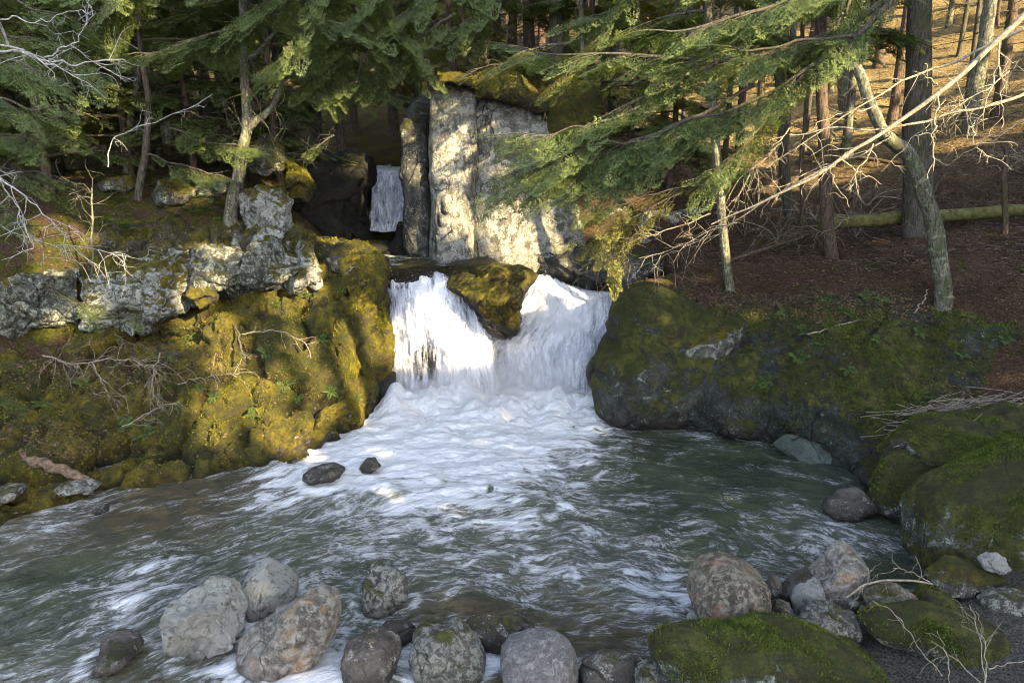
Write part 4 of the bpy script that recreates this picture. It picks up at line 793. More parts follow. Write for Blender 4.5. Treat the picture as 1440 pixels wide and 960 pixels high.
for (px, Yv, v, s) in [(930,23,10,1),(960,26,11,1),(1000,29,12,1),(1040,24,10,1),(1065,31,10,1),(1105,21,11,1),(1090,36,1,1),(1130,25,12,1.1),(1190,23.5,11,1.2),(1250,27,10,1.2),(1222,35,1,1),(1395,25,10,1.3),(1330,33,12,1.2),(1370,36,1,1),(1430,38,3,1),(1160,33,11,1),(980,38,1,1.),(1050,42,3,1.1),(1130,44,1,1.1),(1210,46,3,1.2),(1290,44,1,1.2),(1360,48,3,1.2),(1450,46,1,1.2),(930,44,3,1.1),(1000,54,1,1.3),(1110,56,3,1.3),(1230,60,3,1.3),(1340,60,1,1.3),(1460,60,3,1.3),(900,28,5,1),(1020,21,12,1),(885,20,4,1),(945,19.5,4,1.),(1490,28,10,1.2),(1540,33,3,1),(1600,24,1,1),(1700,30,3,1),(1560,40,1,1),(1350,26,12,1),(1445,22.5,12,1.1),(1310,38,11,1.2)]:
    put_tree(v, xy_px(px, Yv), Yv, BGR, 'hemlocks on the right slope', random.uniform(0, 6.28), s, random.random() < .6)

# ------------------------------------------------------------------ hero trees
def px_path(pts): return np.array([U(*p) for p in pts])
def twigs_on(wood, path, n, L, rg, r=.006, grav=-.1, sub=2, a=0., b=1.):
    for k in range(n):
        i = rg.uniform(a, b)*(len(path)-1.01); j = int(i); p = path[j]*(1-i+j)+path[j+1]*(i-j); d = path[j+1]-path[j]; d /= np.linalg.norm(d)+1e-9
        v = d*rg.uniform(.2, .9)+rg.normal(0, .6, 3)+np.array([0, 0, grav]); v /= np.linalg.norm(v); l = L*rg.uniform(.4, 1.2)
        q = np.array([p, p+v*l*.35+rg.normal(0, .04, 3)*l, p+v*l*.7+rg.normal(0, .08, 3)*l, p+v*l+rg.normal(0, .12, 3)*l+[0, 0, grav*l]])
        q = cr(q, 7); wood.tube(q, np.linspace(r, r*.35, 7), 4)
        if sub: twigs_on(wood, q, sub, l*.5, rg, r*.55, grav, 0, .3, 1.)
def hero_tree(name, base_label, paths, mat, nsub=12, tw=10, twL=.8, seed=0, cat='tree', boughs=None, sides=12):
    """paths: list of (px points, radius start, radius end); first one is the trunk"""
    rg = np.random.default_rng(seed); P0 = px_path(paths[0][0]); base = P0[0]-np.array([0, 0, .12])
    wood = MB()
    for i, (pp, ra, rb_) in enumerate(paths):
        P = px_path(pp); P = P if i else np.concatenate([[base-[0, 0, .25]], P])
        P = wiggle(P, 34, .05 if i == 0 else .04, 1.5, seed+i); rad = np.linspace(ra, rb_, 34)
        if i == 0: rad[:4] *= [1.5, 1.35, 1.18, 1.06]
        wood.tube(P, rad, sides if i == 0 else 8, .10)
        twigs_on(wood, P, tw if i == 0 else tw//2, twL, rg, .008, -.05, 2, .35 if i == 0 else .1, 1.)
    e = empty(name, base, base_label, cat)
    link('trunk', wood.mesh('trunk', mat, origin=base), e)
    if boughs:
        w2, lf = MB(), MB()
        for (z, az, L, wd) in boughs:
            p = base+np.array([0, 0, z]); P = px_path(paths[0][0]); k = np.interp(base[2]+z, P[:, 2], np.arange(len(P))); j = min(int(k), len(P)-2); p = P[j]*(1-k+j)+P[j+1]*(k-j) if base[2]+z < P[-1][2] else P[-1]+[0, 0, base[2]+z-P[-1][2]]
            bough(w2, lf, limb_path(p, az, L, .1, .25, rg), wd, .03, rg, .45, 8, TPL_M)
        link('branches', w2.mesh('branches', mat, origin=base), e); link('crown', lf.mesh('crown', M_LEAFF, False, origin=base), e)
    return e
up_b = lambda n, z0, z1, L: [(z0+(z1-z0)*i/n, i*2.4, L*(1-.5*i/n), L*.42) for i in range(n)]
hero_tree('hemlock_tree', 'thickest straight grey trunk on the right bank, behind the crooked tree', [([(1290,333,15.6),(1290,240,15.6),(1291,120,15.6),(1293,0,15.7),(1296,-150,15.8),(1300,-400,16)], .33, .16)], M_BARK, tw=14, seed=1, boughs=up_b(14, 6.2, 10.5, 2.8), sides=18)
hero_tree('crooked_tree', 'crooked lichen spotted tree arching over at the edge of the right bank', [([(1325,425,12.4),(1322,370,12.4),(1308,300,12.4),(1296,255,12.4),(1275,215,12.4),(1245,192,12.3)], .15, .11), ([(1245,192,12.3),(1228,160,12.3),(1212,115,12.4),(1196,70,12.5),(1190,20,12.6),(1180,-60,12.8),(1170,-200,13)], .10, .05)], M_BARKL, tw=10, seed=2)
hero_tree('hemlock_tree', 'reddish straight trunk left of the thickest trunk on the right bank', [([(1168,365,15.2),(1162,300,15.2),(1158,180,15.3),(1156,60,15.4),(1155,-60,15.5),(1150,-300,15.7)], .15, .08)], M_BARKR, tw=22, seed=3, boughs=up_b(10, 4.6, 8, 2.2))
hero_tree('hemlock_tree', 'slim grey trunk rising from the left end of the right bank', [([(1028,418,14.1),(1020,350,14.1),(1010,260,14.1),(1003,160,14.2),(998,60,14.3),(992,-60,14.4),(985,-250,14.6)], .10, .06)], M_BARKL, tw=26, seed=4, boughs=up_b(10, 5.0, 8, 2.))
hero_tree('hemlock_tree', 'thin dark trunk between the slim grey and the reddish trunk', [([(1112,318,19),(1104,250,19),(1098,140,19),(1092,20,19),(1088,-200,19.4)], .15, .09)], M_BARK, tw=20, seed=5, boughs=up_b(8, 4.6, 8, 2.2))
hero_tree('sapling', 'pencil thin sapling beside the reddish trunk', [([(1130,300,18),(1128,240,18),(1134,150,18),(1130,50,18),(1130,-60,18)], .07, .04)], M_BARKR, tw=14, seed=6)
hero_tree('hemlock_tree', 'sun yellowed trunk at the upper right, leaning slightly right', [([(1362,190,24),(1372,120,24),(1386,50,24),(1395,-20,24),(1400,-200,24)], .24, .17)], M_BARKL, tw=10, seed=7)
hero_tree('hemlock_tree', 'mossy footed trunk right of the thickest trunk on the slope', [([(1190,150,27),(1186,110,27),(1180,40,27),(1178,-60,27)], .27, .2)], M_BARKL, tw=8, seed=8)
hero_tree('dead_tree', 'broken grey snag standing at the right edge', [([(1415,318,15),(1414,270,15),(1413,212,15),(1412,206,15)], .07, .035)], M_BARKR, tw=2, twL=.4, seed=9)
hero_tree('forked_tree', 'forked tree leaning out from the pale boulder on the left bank', [([(325,302,15.2),(333,262,15.2),(342,215,15.2),(349,180,15.25),(346,110,15.3),(344,40,15.35),(342,-40,15.5),(340,-250,15.7)], .15, .055), ([(349,180,15.25),(368,165,15.2),(388,142,15.1),(400,112,15.0)], .085, .04), ([(346,85,15.3),(368,68,15.2),(388,45,15.1),(397,12,15.0),(395,-10,15)], .045, .03)], M_BARKL, tw=26, twL=1., seed=10, boughs=up_b(12, 3.9, 8, 2.6))
hero_tree('hemlock_tree', 'slender dark leaning trunk left of the forked tree', [([(196,275,15.9),(203,225,15.9),(208,180,15.9),(207,120,16),(198,60,16),(194,-60,16)], .09, .05)], M_BARK, tw=18, twL=1., seed=11, boughs=up_b(9, 3.2, 7, 2.3))
hero_tree('hemlock_tree', 'pale thin trunk curving up at the far left of the wood', [([(178,220,17.2),(186,160,17.2),(194,115,17.2),(198,70,17.3),(196,0,17.4),(192,-150,17.5)], .085, .05)], M_BARKL, tw=14, seed=12)
hero_tree('hemlock_tree', 'thin upright trunk halfway between the pale trunk and the forked tree', [([(286,205,19),(286,150,19),(287,80,19),(289,0,19),(290,-150,19)], .11, .07)], M_BARKR, tw=16, seed=13)
hero_tree('sapling', 'bare upright sapling on the left bank ledge', [([(130,400,13.2),(131,350,13.2),(129,300,13.2),(127,262,13.2)], .022, .012)], M_BARKL, tw=14, twL=.5, seed=14)
hero_tree('hemlock_tree', 'tall trunk standing on top of the pale cliff', [([(782,105,20.5),(783,60,20.5),(784,0,20.5),(785,-200,20.5)], .24, .16)], M_BARK, tw=12, seed=15, boughs=up_b(10, 3.2, 8, 2.6))
hero_tree('hemlock_tree', 'thin pale trunk right of the cliff top', [([(828,190,19.4),(822,100,19.4),(817,20,19.4),(815,-200,19.4)], .075, .05)], M_BARKL, tw=12, seed=16, boughs=up_b(8, 2.8, 7, 2.2))
hero_tree('hemlock_tree', 'slim trunk on the left corner of the cliff top', [([(640,108,19),(634,60,19),(630,0,19),(628,-150,19)], .09, .06)], M_BARKR, tw=16, seed=17, boughs=up_b(12, .9, 7, 2.4))

# ------------------------------------------------------------------ overhanging hemlock boughs
def bough_thing(label, limbs, mat, leafm, seed, size=.42, dens=9, bare=0., droop=.2, cat='branch', group=None, tw=0):
    rg = np.random.default_rng(seed); ws, lf = [], MB(); base = U(*limbs[0][0][0])
    for (pp, wd, r0) in limbs:
        w = MB(); ws.append(w); P = wiggle(px_path(pp), 22, .08, 1.5, seed); bough(w, lf, P, wd, r0, rg, size, dens, TPL_F, .05, droop, 7, bare)
        if tw: twigs_on(w, P, tw, .5, rg, .006, -.1, 2)
    e = empty('hemlock_bough', base, label, cat, group)
    for w in ws: link('limb', w.mesh('limb', mat, origin=base), e)
    if lf.n: link('foliage', lf.mesh('foliage', leafm, False, origin=base), e)
    return e
bough_thing('long dark bough sweeping down from the upper right towards the pale cliff', [([(1290,-40,10.5),(1200,30,10.6),(1110,70,10.8),(1000,90,11.2),(900,80,11.6),(800,78,12),(700,60,12.4)], .75, .05), ([(1010,88,11.1),(940,120,11.2),(880,150,11.3),(800,190,11.5),(720,190,11.7),(660,185,12)], .6, .025)], M_BARK, M_LEAFF, 1, .42, 8)
bough_thing('drooping green bough in front of the pale cliff', [([(1060,120,10.6),(980,160,10.8),(900,195,11),(820,225,11.2),(740,235,11.4),(680,255,11.6)], .75, .03), ([(960,170,10.8),(890,230,10.9),(830,270,11),(760,285,11.2)], .6, .02), ([(930,190,10.8),(880,200,10.9),(800,205,11),(720,210,11.2)], .7, .02), ([(960,190,10.9),(880,225,11),(790,250,11.1),(700,275,11.3),(660,290,11.4)], .6, .02), ([(900,150,11),(830,175,11.1),(760,190,11.2),(690,205,11.3)], .55, .02)], M_BARK, M_LEAFF, 2, .42, 11, 0, .3)
bough_thing('dark feathery bough across the slim grey trunk', [([(1270,-10,9.8),(1190,60,10),(1120,110,10.1),(1040,150,10.2),(960,175,10.3),(900,205,10.4)], .65, .04), ([(1130,105,10.),(1060,190,10.1),(1010,235,10.2),(960,262,10.3)], .55, .02), ([(1200,50,9.9),(1130,60,10),(1050,70,10.1),(980,60,10.2)], .6, .025)], M_BARK, M_LEAFF, 3, .4, 10, 0, .25)
bough_thing('dense green bough at the top right of the wood', [([(1240,-60,10.2),(1150,-20,10.3),(1060,20,10.5),(960,40,10.8),(880,50,11)], .8, .04), ([(1200,-40,10.2),(1190,20,10.2),(1150,60,10.2),(1090,90,10.3)], .7, .03)], M_BARK, M_LEAFF, 4, .42, 11)
bough_thing('sun yellowed bough tips low beside the waterfall', [([(960,270,12.5),(900,300,12.6),(840,330,12.7),(780,345,12.8)], .5, .02), ([(930,300,12.6),(880,340,12.6),(850,365,12.6),(810,372,12.7)], .45, .015), ([(990,260,12.5),(930,270,12.6),(860,290,12.7),(800,300,12.8)], .5, .018)], M_BARK, M_LEAFY, 5, .34, 9, .25, .35, tw=16)
bough_thing('yellow green bough over the top of the pale cliff', [([(800,60,15),(740,75,15.2),(690,95,15.5),(640,110,15.8)], .6, .03), ([(860,40,15),(800,100,15.2),(760,140,15.4)], .6, .02)], M_BARK, M_LEAFY, 6, .42, 8, .1, tw=10)
bough_thing('hemlock bough hanging over the left corner of the cliff', [([(520,-20,16),(560,40,16.2),(590,90,16.4),(600,130,16.5)], .8, .03), ([(640,20,16.8),(590,50,16.6),(540,95,16.4),(490,130,16.2)], .8, .03)], M_BARK, M_LEAFF, 7, .45, 10, .1)
bough_thing('large shaded bough filling the top left of the wood', [([(440,-80,14),(380,0,14),(310,40,14),(240,70,14.1),(180,80,14.2)], .9, .04), ([(460,-40,14.2),(430,40,14.2),(400,80,14.2),(360,110,14.2)], .85, .03), ([(200,-80,14),(160,0,14),(110,50,14),(60,80,14)], .9, .04)], M_BARK, M_LEAFF, 8, .45, 10)
bough_thing('bough hanging above the dark gorge', [([(560,-60,15),(510,20,15.2),(470,80,15.4),(440,130,15.5)], .9, .03), ([(500,10,15.2),(520,60,15.4),(500,110,15.6),(460,150,15.7)], .6, .03), ([(400,60,15.5),(420,90,15.6),(450,120,15.7),(490,135,15.8)], .6, .025)], M_BARK, M_LEAFF, 9, .45, 11)
bough_thing('layered green bough at the left edge', [([(-120,110,9.5),(-40,130,9.6),(40,150,9.8),(110,165,10)], .55, .03), ([(-120,170,9.8),(-30,190,9.9),(50,195,10),(110,205,10.2)], .45, .02), ([(-120,90,10.5),(-40,80,10.6),(60,100,10.8),(120,140,11)], .6, .03)], M_BARK, M_LEAFF, 10, .36, 11, 0, .3)
bough_thing('second green bough low at the left edge', [([(-120,270,9.8),(-40,285,9.9),(20,300,10),(60,330,10.2)], .45, .02), ([(-120,225,10.3),(-20,230,10.4),(60,245,10.6),(110,262,10.8)], .5, .02)], M_BARK, M_LEAFF, 11, .34, 10, .1, .3, tw=12)
bough_thing('small pale green sprays at the left edge above the shore', [([(-100,470,9.4),(-50,490,9.5),(-10,505,9.6),(20,520,9.7)], .4, .015), ([(-100,530,9.3),(-60,545,9.4),(-10,560,9.5),(18,580,9.6)], .4, .015)], M_BARK, M_LEAFF, 12, .3, 12)
bough_thing('grey green sprays drooping over the pale ledge block', [([(60,395,12.4),(110,425,12.4),(170,440,12.4),(230,445,12.4)], .4, .015), ([(160,470,12.3),(210,490,12.2),(250,500,12.2)], .35, .012)], M_BARK, M_LEAFF, 13, .28, 9, .2, tw=12)
bough_thing('sprays hanging in front of the lichen boulders under the left trees', [([(200,215,15),(250,230,14.9),(300,245,14.9),(340,262,14.9)], .5, .02), ([(240,180,15.2),(290,200,15.2),(350,205,15.2),(410,215,15.2)], .6, .02), ([(470,190,15.9),(440,210,15.9),(420,222,15.9)], .4, .02)], M_BARK, M_LEAFF, 14, .36, 8, .2, tw=14)
bough_thing('green curtain of sprays at the top centre', [([(620,-60,16),(600,-10,16),(570,20,16),(540,40,16)], .9, .03), ([(700,-60,17),(690,-10,17),(660,30,17),(620,50,17)], .9, .03), ([(900,-60,15),(880,-10,15),(850,20,15.2),(800,30,15.4)], .9, .03)], M_BARK, M_LEAFF, 15, .45, 10)
bough_thing('shaded bough across the upper left corner', [([(-120,-60,12),(-30,-20,12),(50,10,12.2),(130,40,12.4)], .8, .03), ([(-60,20,12),(10,50,12.1),(70,60,12.2),(150,110,12.3)], .6, .02)], M_BARK, M_LEAFF, 16, .42, 10)

# bare dead branches
def bare_branch(label, paths, mat, seed, tw=10, twL=.5, name='dead_branch', r=.006, grav=-.15, amp=.05):
    rg = np.random.default_rng(seed); w = MB(); base = U(*paths[0][0][0])
    for i, (pp, ra, rb_) in enumerate(paths):
        P = wiggle(px_path(pp), 26, amp, 2., seed+i); w.tube(P, np.linspace(ra, rb_, 26), 7, .15)
        n = tw if i == 0 else max(1, tw//2)
        if tw: twigs_on(w, P, n, twL, rg, r, grav, 2, .1, 1.)
    o = link(name, w.mesh(name, mat, origin=base), None, base); return tag(o, label, 'branch')
bare_branch('pale sunlit bare branch running diagonally across the right of the view', [([(1470,-10,8.6),(1400,60,8.7),(1330,125,8.8),(1270,170,8.9),(1200,215,9),(1130,255,9.2),(1060,290,9.5),(1000,315,9.8)], .034, .010)], M_TWIGT, 1, 8)
bare_branch('long grey branch from the right edge over the crooked tree', [([(1480,115,9.2),(1400,145,9.2),(1320,165,9.3),(1250,180,9.4),(1180,182,9.5),(1110,190,9.7)], .022, .008)], M_TWIG, 2, 7)
bare_branch('upper diagonal branch above the pale sunlit one', [([(1480,20,9.8),(1410,55,9.8),(1350,85,9.9),(1290,105,10),(1230,140,10),(1150,190,10.2),(1080,235,10.5)], .021, .007)], M_TWIGT, 3, 8)
bare_branch('dark lower branch reaching down to the waterfall', [([(1200,215,9.5),(1120,258,9.8),(1050,300,10.2),(980,335,10.6),(900,365,11)], .016, .006)], M_TWIG, 4, 16, .6)
bare_branch('cluster of pale hanging twigs at the right', [([(1405,60,8.6),(1400,100,8.6),(1385,150,8.6),(1368,180,8.6)], .012, .005), ([(1368,180,8.6),(1375,205,8.6),(1392,228,8.6)], .008, .003), ([(1403,90,8.6),(1410,130,8.6),(1408,180,8.6)], .008, .003)], M_TWIGT, 5, 9, .3)
bare_branch('hanging pale twig below the sunlit branch', [([(1322,125,8.8),(1318,165,8.8),(1312,200,8.8),(1308,250,8.8)], .012, .005), ([(1318,120,8.8),(1305,110,8.8),(1300,90,8.8)], .009, .004)], M_TWIGT, 6, 6, .25)
bare_branch('forked pale twig under the middle of the sunlit branch', [([(1228,202,9),(1210,235,9),(1192,268,9)], .010, .004), ([(1180,222,9.1),(1210,245,9.1),(1242,258,9.1)], .008, .003), ([(1180,225,9.1),(1170,245,9.1),(1195,290,9.1)], .008, .003)], M_TWIGT, 7, 4, .25)
bare_branch('fan of tan twigs right of the slim grey trunk', [([(1250,195,10),(1190,225,10.1),(1140,240,10.2),(1090,275,10.4)], .012, .004), ([(1230,150,10.2),(1160,170,10.3),(1110,210,10.4)], .010, .004)], M_TWIGT, 31, 10, .45)
bare_branch('pale twigs crossing in front of the thickest trunk', [([(1420,100,9.4),(1350,150,9.5),(1300,180,9.6),(1240,240,9.8)], .010, .003), ([(1440,170,9.3),(1380,200,9.4),(1330,235,9.5)], .009, .003)], M_TWIGT, 32, 9, .4)
bare_branch('spray of tan twigs between the slim trunk and the waterfall boughs', [([(1110,180,11),(1080,215,11),(1050,250,11.1),(1035,285,11.2)], .012, .004), ([(1100,200,11),(1060,230,11.1),(1020,245,11.2)], .009, .003)], M_TWIGT, 8, 20, .5)
bare_branch('tangle of fine twigs above the right fall', [([(1000,300,13.5),(950,320,13.5),(890,340,13.4),(850,375,13.3)], .014, .004), ([(1010,330,13.8),(960,350,13.6),(900,375,13.4)], .012, .004)], M_TWIG, 9, 26, .6)
bare_branch('white bare twigs reaching in at the upper left', [([(-40,60,8),(30,72,8.1),(90,100,8.2),(130,125,8.4)], .012, .004), ([(0,28,8),(60,28,8.1),(120,15,8.2)], .008, .003)], M_TWIGW, 10, 9, .45, grav=.0)
bare_branch('long white bare branch at the left above the green boughs', [([(-20,70,8.2),(60,82,8.3),(120,90,8.4),(180,85,8.5)], .014, .005), ([(60,82,8.3),(105,60,8.3),(135,20,8.3)], .008, .003)], M_TWIGW, 11, 10, .5, grav=.0)
bare_branch('white branch descending from the left edge to the ledge', [([(-60,200,8.4),(0,252,8.5),(50,290,8.6),(95,330,8.8)], .014, .004), ([(0,252,8.5),(30,300,8.6),(45,350,8.7)], .008, .003)], M_TWIGW, 12, 14, .4)
bare_branch('thin arching branch in front of the left wood', [([(152,235,12.5),(158,200,12.5),(190,180,12.5),(240,165,12.5),(285,140,12.6)], .010, .004)], M_TWIGW, 13, 8, .4)
bare_branch('fine twig tangle over the left ledge', [([(-30,300,11),(30,330,11),(80,345,11),(140,350,11.2),(195,365,11.4)], .010, .003)], M_TWIGW, 14, 22, .5)
bare_branch('dead brush on the left bank shelf', [([(60,500,12.1),(110,510,12.1),(170,505,12.1),(225,520,12.1)], .014, .005), ([(225,495,12),(215,540,11.9),(225,575,11.8)], .012, .006), ([(130,510,12),(150,550,11.9),(160,560,11.9)], .010, .005)], M_TWIG, 15, 34, .55)
bare_branch('dry twigs lower on the left bank beside the ferns', [([(250,540,12.1),(290,530,12.1),(340,525,12.1)], .010, .004), ([(170,600,11.2),(220,575,11.4),(255,565,11.6)], .009, .004), ([(340,470,12.6),(385,465,12.6),(425,480,12.5),(445,520,12.4)], .010, .005)], M_TWIG, 16, 18, .4)
bare_branch('long thin arching stick over the stone pile', [([(1190,840,6.9),(1215,822,6.95),(1260,815,7),(1320,822,7.05),(1380,833,7.1),(1470,850,7.1)], .012, .009), ([(1215,822,6.95),(1205,840,6.9),(1190,862,6.8)], .006, .003), ([(1310,820,7.),(1285,805,7.1),(1255,798,7.1)], .006, .003)], M_TWIGT, 17, 9, .28, r=.004, amp=.02)
bare_branch('thick broken tan branch at the right edge above the stone pile', [([(1360,790,7.7),(1400,812,7.6),(1440,832,7.5),(1490,855,7.4)], .018, .028), ([(1418,820,7.6),(1422,800,7.6),(1426,780,7.6)], .014, .010)], M_TWIGT, 18, 0, .3, amp=.02)
bare_branch('fan of dry stalks in the lower right corner', [([(1385,960,5.5),(1388,920,5.7),(1375,880,5.9),(1362,850,6)], .005, .003), ([(1385,960,5.5),(1380,900,5.8),(1378,865,5.9)], .005, .002), ([(1338,975,5.5),(1330,920,5.7),(1318,885,5.8)], .005, .002), ([(1390,940,5.6),(1430,930,5.6),(1500,920,5.6)], .005, .003)], M_TWIGT, 19, 6, .25, r=.003, amp=.03)
bare_branch('long bent dry stalks across the flat boulders', [([(1325,950,5.9),(1290,905,6.1),(1260,865,6.3),(1228,845,6.4)], .005, .003), ([(1385,965,5.7),(1340,925,5.9),(1310,900,6)], .005, .003)], M_TWIGT, 20, 6, .2, r=.003, amp=.03)
# brush pile on the right bank
rg = np.random.default_rng(5); w = MB(); c0 = U(1345, 588, 10.35)
for k in range(230):
    a = rg.normal(.35, .35); q = c0+np.array([rg.normal(0, .42), rg.normal(0, .25), 0]); q[2] += (q[0]-c0[0])*.22+rg.uniform(-.05, .14); d = np.array([math.cos(a), rg.normal(0, .3), math.sin(a)*.7])*rg.uniform(.15, .5)
    w.tube(cr(np.array([q-d, q+rg.normal(0, .03, 3), q+d]), 5), np.linspace(.007, .003, 5), 4)
tag(link('brush_pile', w.mesh('brush_pile', M_TWIG, origin=c0), None, c0), 'pile of dead grey twigs caught on the right bank', 'brush pile')
# logs
def log(label, a, b, r, mat, seed, name='fallen_log', broken=False):
    P = wiggle(np.array([U(*a), U(*b)]), 14, .05, 1.5, seed); w = MB(); rad = np.full(14, r)*np.linspace(1, .75, 14); rad[0] *= .4 if broken else .9; rad[-1] *= .55; w.tube(P, rad, 12, .12)
    if broken:
        for k in range(7): w.tube(np.array([P[0]+rng.normal(0, .03, 3), P[0]+(P[0]-P[1])*rng.uniform(.3, 1.1)+rng.normal(0, .05, 3)+[0, 0, .08]]), [r*.3, .004], 4)
    return tag(link(name, w.mesh(name, mat, origin=P[0]), None, P[0]), label, 'log')
M_LOGM = plain('mossy_log', (.05, .055, .015), (.16, .15, .06), 9)
M_LOGB = plain('weathered_wood', (.05, .035, .025), (.22, .155, .105), 16)
log('short broken weathered log with a splintered end on the left shore', (38,645,bank_y(38, 650, LV)-.05), (128,676,bank_y(128, 680, LV)-.08), .085, M_LOGB, 1, broken=True)
log('long mossy fallen log lying across the right slope', (1150,315,16.2), (1500,292,15.6), .15, M_LOGM, 3)
log('dark rotting log on the slope above the mossy one', (1190,302,17), (1420,330,16.), .09, M_BARK, 4)
log('thin fallen pole sloping down the right bank', (1010,372,15.2), (1260,290,17.5), .04, M_BARKR, 5)
log('slender fallen trunk on the upper slope', (1130,215,24), (1420,245,20), .07, M_BARKR, 6)
log('short stick at the brink of the right bank', (1135,470,12.4), (1205,450,12.4), .015, M_TWIG, 7, 'stick')
log('broken stick lying on the needles near the crooked tree', (1285,440,12.1), (1306,408,12.5), .014, M_TWIG, 8, 'stick')
log('thin black leaning pole above the left shore', (345,505,12.0), (331,455,12.8), .02, M_BARK, 9, 'stick')

# ------------------------------------------------------------------ surface scatter
def surf_h(px, py, V):
    """world point of a loft vertex closest to a pixel"""
    x, y, z = V[..., 0], V[..., 1], V[..., 2]; d = y*cp-(z-CAMZ)*sp
    qx = 720+F*x/d; qy = 480-F*(y*sp+(z-CAMZ)*cp)/d; k = np.argmin((qx-px)**2+(qy-py)**2); return V.reshape(-1, 3)[k]
def fern_mesh(seed):
    rg = np.random.default_rng(seed); V = []
    for k in range(7):
        az = k*.95+rg.normal(0, .5); L = rg.uniform(.14, .30); d = np.array([math.cos(az), math.sin(az), 0]); s = np.array([-d[1], d[0], 0])
        for i in range(13):
            t = (i+1)/14; p = d*L*t+np.array([0, 0, L*(1.1*t-.95*t*t)]); l = .06*math.sin(math.pi*(t*.85+.12))*L/.3+.008
            for sg in (-1, 1):
                e = p+s*sg*l+d*l*.35-np.array([0, 0, l*.25]); q = (p+e)/2; V.append([p, q+d*.009, e, q-d*.009])
    V = np.array(V).reshape(-1, 3); return mesh_np('fronds', V, np.arange(len(V)).reshape(-1, 4), M_FERN, smooth=False)
FM = [fern_mesh(s) for s in range(4)]
FL_ = [('L', x, y) for x, y in [(210,612),(175,600),(180,590),(325,545),(345,540),(300,560),(285,548),(355,585),(250,470),(265,480),(428,418),(390,430),(340,470),(400,545),(420,560),(465,552),(120,540),(140,538),(60,570),(455,480),(480,410),(375,500),(240,545),(250,575),(90,480),(500,560)]]
FR_ = [('R', x, y) for x, y in [(1192,520),(1130,470),(1155,485),(1075,535),(1065,540),(1185,440),(1165,425),(1215,418),(1240,422),(1290,470),(1100,440),(1410,480),(1350,500),(1230,480),(1310,560),(1120,505)]]
for i, (sd, x, y) in enumerate(FL_+FR_):
    p = surf_h(x, y, LV if sd == 'L' else RV); big = random.uniform(.55, 1.05)
    o = link('fern', FM[i % 4], None, p+np.array([0, -.02, .01])); o.scale = (big,)*3; o.rotation_euler = (random.uniform(.2, .7), random.uniform(-.2, .2), random.uniform(-.5, .5))
    tag(o, 'small green fern growing from the mossy left bank' if sd == 'L' else 'small green fern growing from the dark right bank', 'fern', 'ferns on the left bank' if sd == 'L' else 'ferns on the right bank')
# leaf litter, grass tufts
def quads_at(P, N, size, asp, rg, flat=.35):
    n = len(P); a = rg.uniform(0, 6.28, n); T = np.stack([np.cos(a), np.sin(a), rg.normal(0, flat, n)], 1); T -= N*(T*N).sum(1)[:, None]*(1-flat); T /= np.linalg.norm(T, axis=1)[:, None]
    B = np.cross(N+rg.normal(0, flat, (n, 3)), T); B /= np.linalg.norm(B, axis=1)[:, None]+1e-9; s = size[:, None]
    V = np.stack([P-T*s, P+B*s*asp, P+T*s, P-B*s*asp], 1); return V.reshape(-1, 3), np.arange(4*n).reshape(-1, 4)
def litter(name, area, n, mat, size, asp, seed, dz=.02, cond=None):
    rg = np.random.default_rng(seed); x = rg.uniform(area[0], area[1], n); y = rg.uniform(area[2], area[3], n); z = gh(x, y)
    m = z > .12
    if cond: m &= cond(x, y, z)
    x, y, z = x[m], y[m], z[m]; P = np.stack([x, y, z+dz*rg.random(len(x))], 1); N = np.tile([0, 0, 1.], (len(x), 1))
    V, Q = quads_at(P, N, rg.uniform(.5, 1.2, len(x))*size, asp, rg)
    tag(link(name, mesh_np(name, V, Q, mat, smooth=False)), kind='stuff')
M_LEAFD = plain('dead_leaf', (.045, .028, .018), (.17, .11, .075), 9, .8, 0)
M_NEED = plain('dead_stick', (.07, .05, .04), (.27, .20, .16), 9, .9, 0)
litter('leaf_litter', (1.5, 16, 9, 26), 60000, M_LEAFD, .035, .5, 1)
litter('twig_litter', (1.5, 16, 9, 26), 30000, M_NEED, .12, .035, 2)
litter('leaf_litter', (-14, -2, 12, 24), 22000, M_LEAFD, .035, .5, 3)
litter('twig_litter', (-14, -2, 12, 24), 12000, M_NEED, .12, .035, 4)
def on_loft(name, V, n, fn, mat, size, asp, seed, up=.0, flat=.4):
    rg = np.random.default_rng(seed); A = np.gradient(V, axis=0); B = np.gradient(V, axis=1); N = np.cross(B, A); N /= np.linalg.norm(N, axis=2)[..., None]+1e-9
    if N[..., 1].mean() > 0: N = -N
    ar = np.linalg.norm(np.cross(B, A), axis=2); p = (ar*fn(V, N)).ravel(); p = np.maximum(p, 0); p /= p.sum(); k = rg.choice(len(p), n, p=p)
    P = V.reshape(-1, 3)[k]+rg.normal(0, .012, (n, 3)); Nn = N.reshape(-1, 3)[k]
    return P, Nn, rg
def ppx(V):
    d = V[..., 1]*cp-(V[..., 2]-CAMZ)*sp; return 720+F*V[..., 0]/d, 480-F*(V[..., 1]*sp+(V[..., 2]-CAMZ)*cp)/d
M_MOSSB = plain('moss_tuft', (.06, .06, .008), (.21, .185, .02), 6, .9, 0)
M_MOSSG = plain('green_moss_tuft', (.035, .055, .008), (.12, .15, .025), 6, .9, 0)
def mask_noise(V, s): return sstep(fbm(V*1.6+s, 4), -.15, .25)
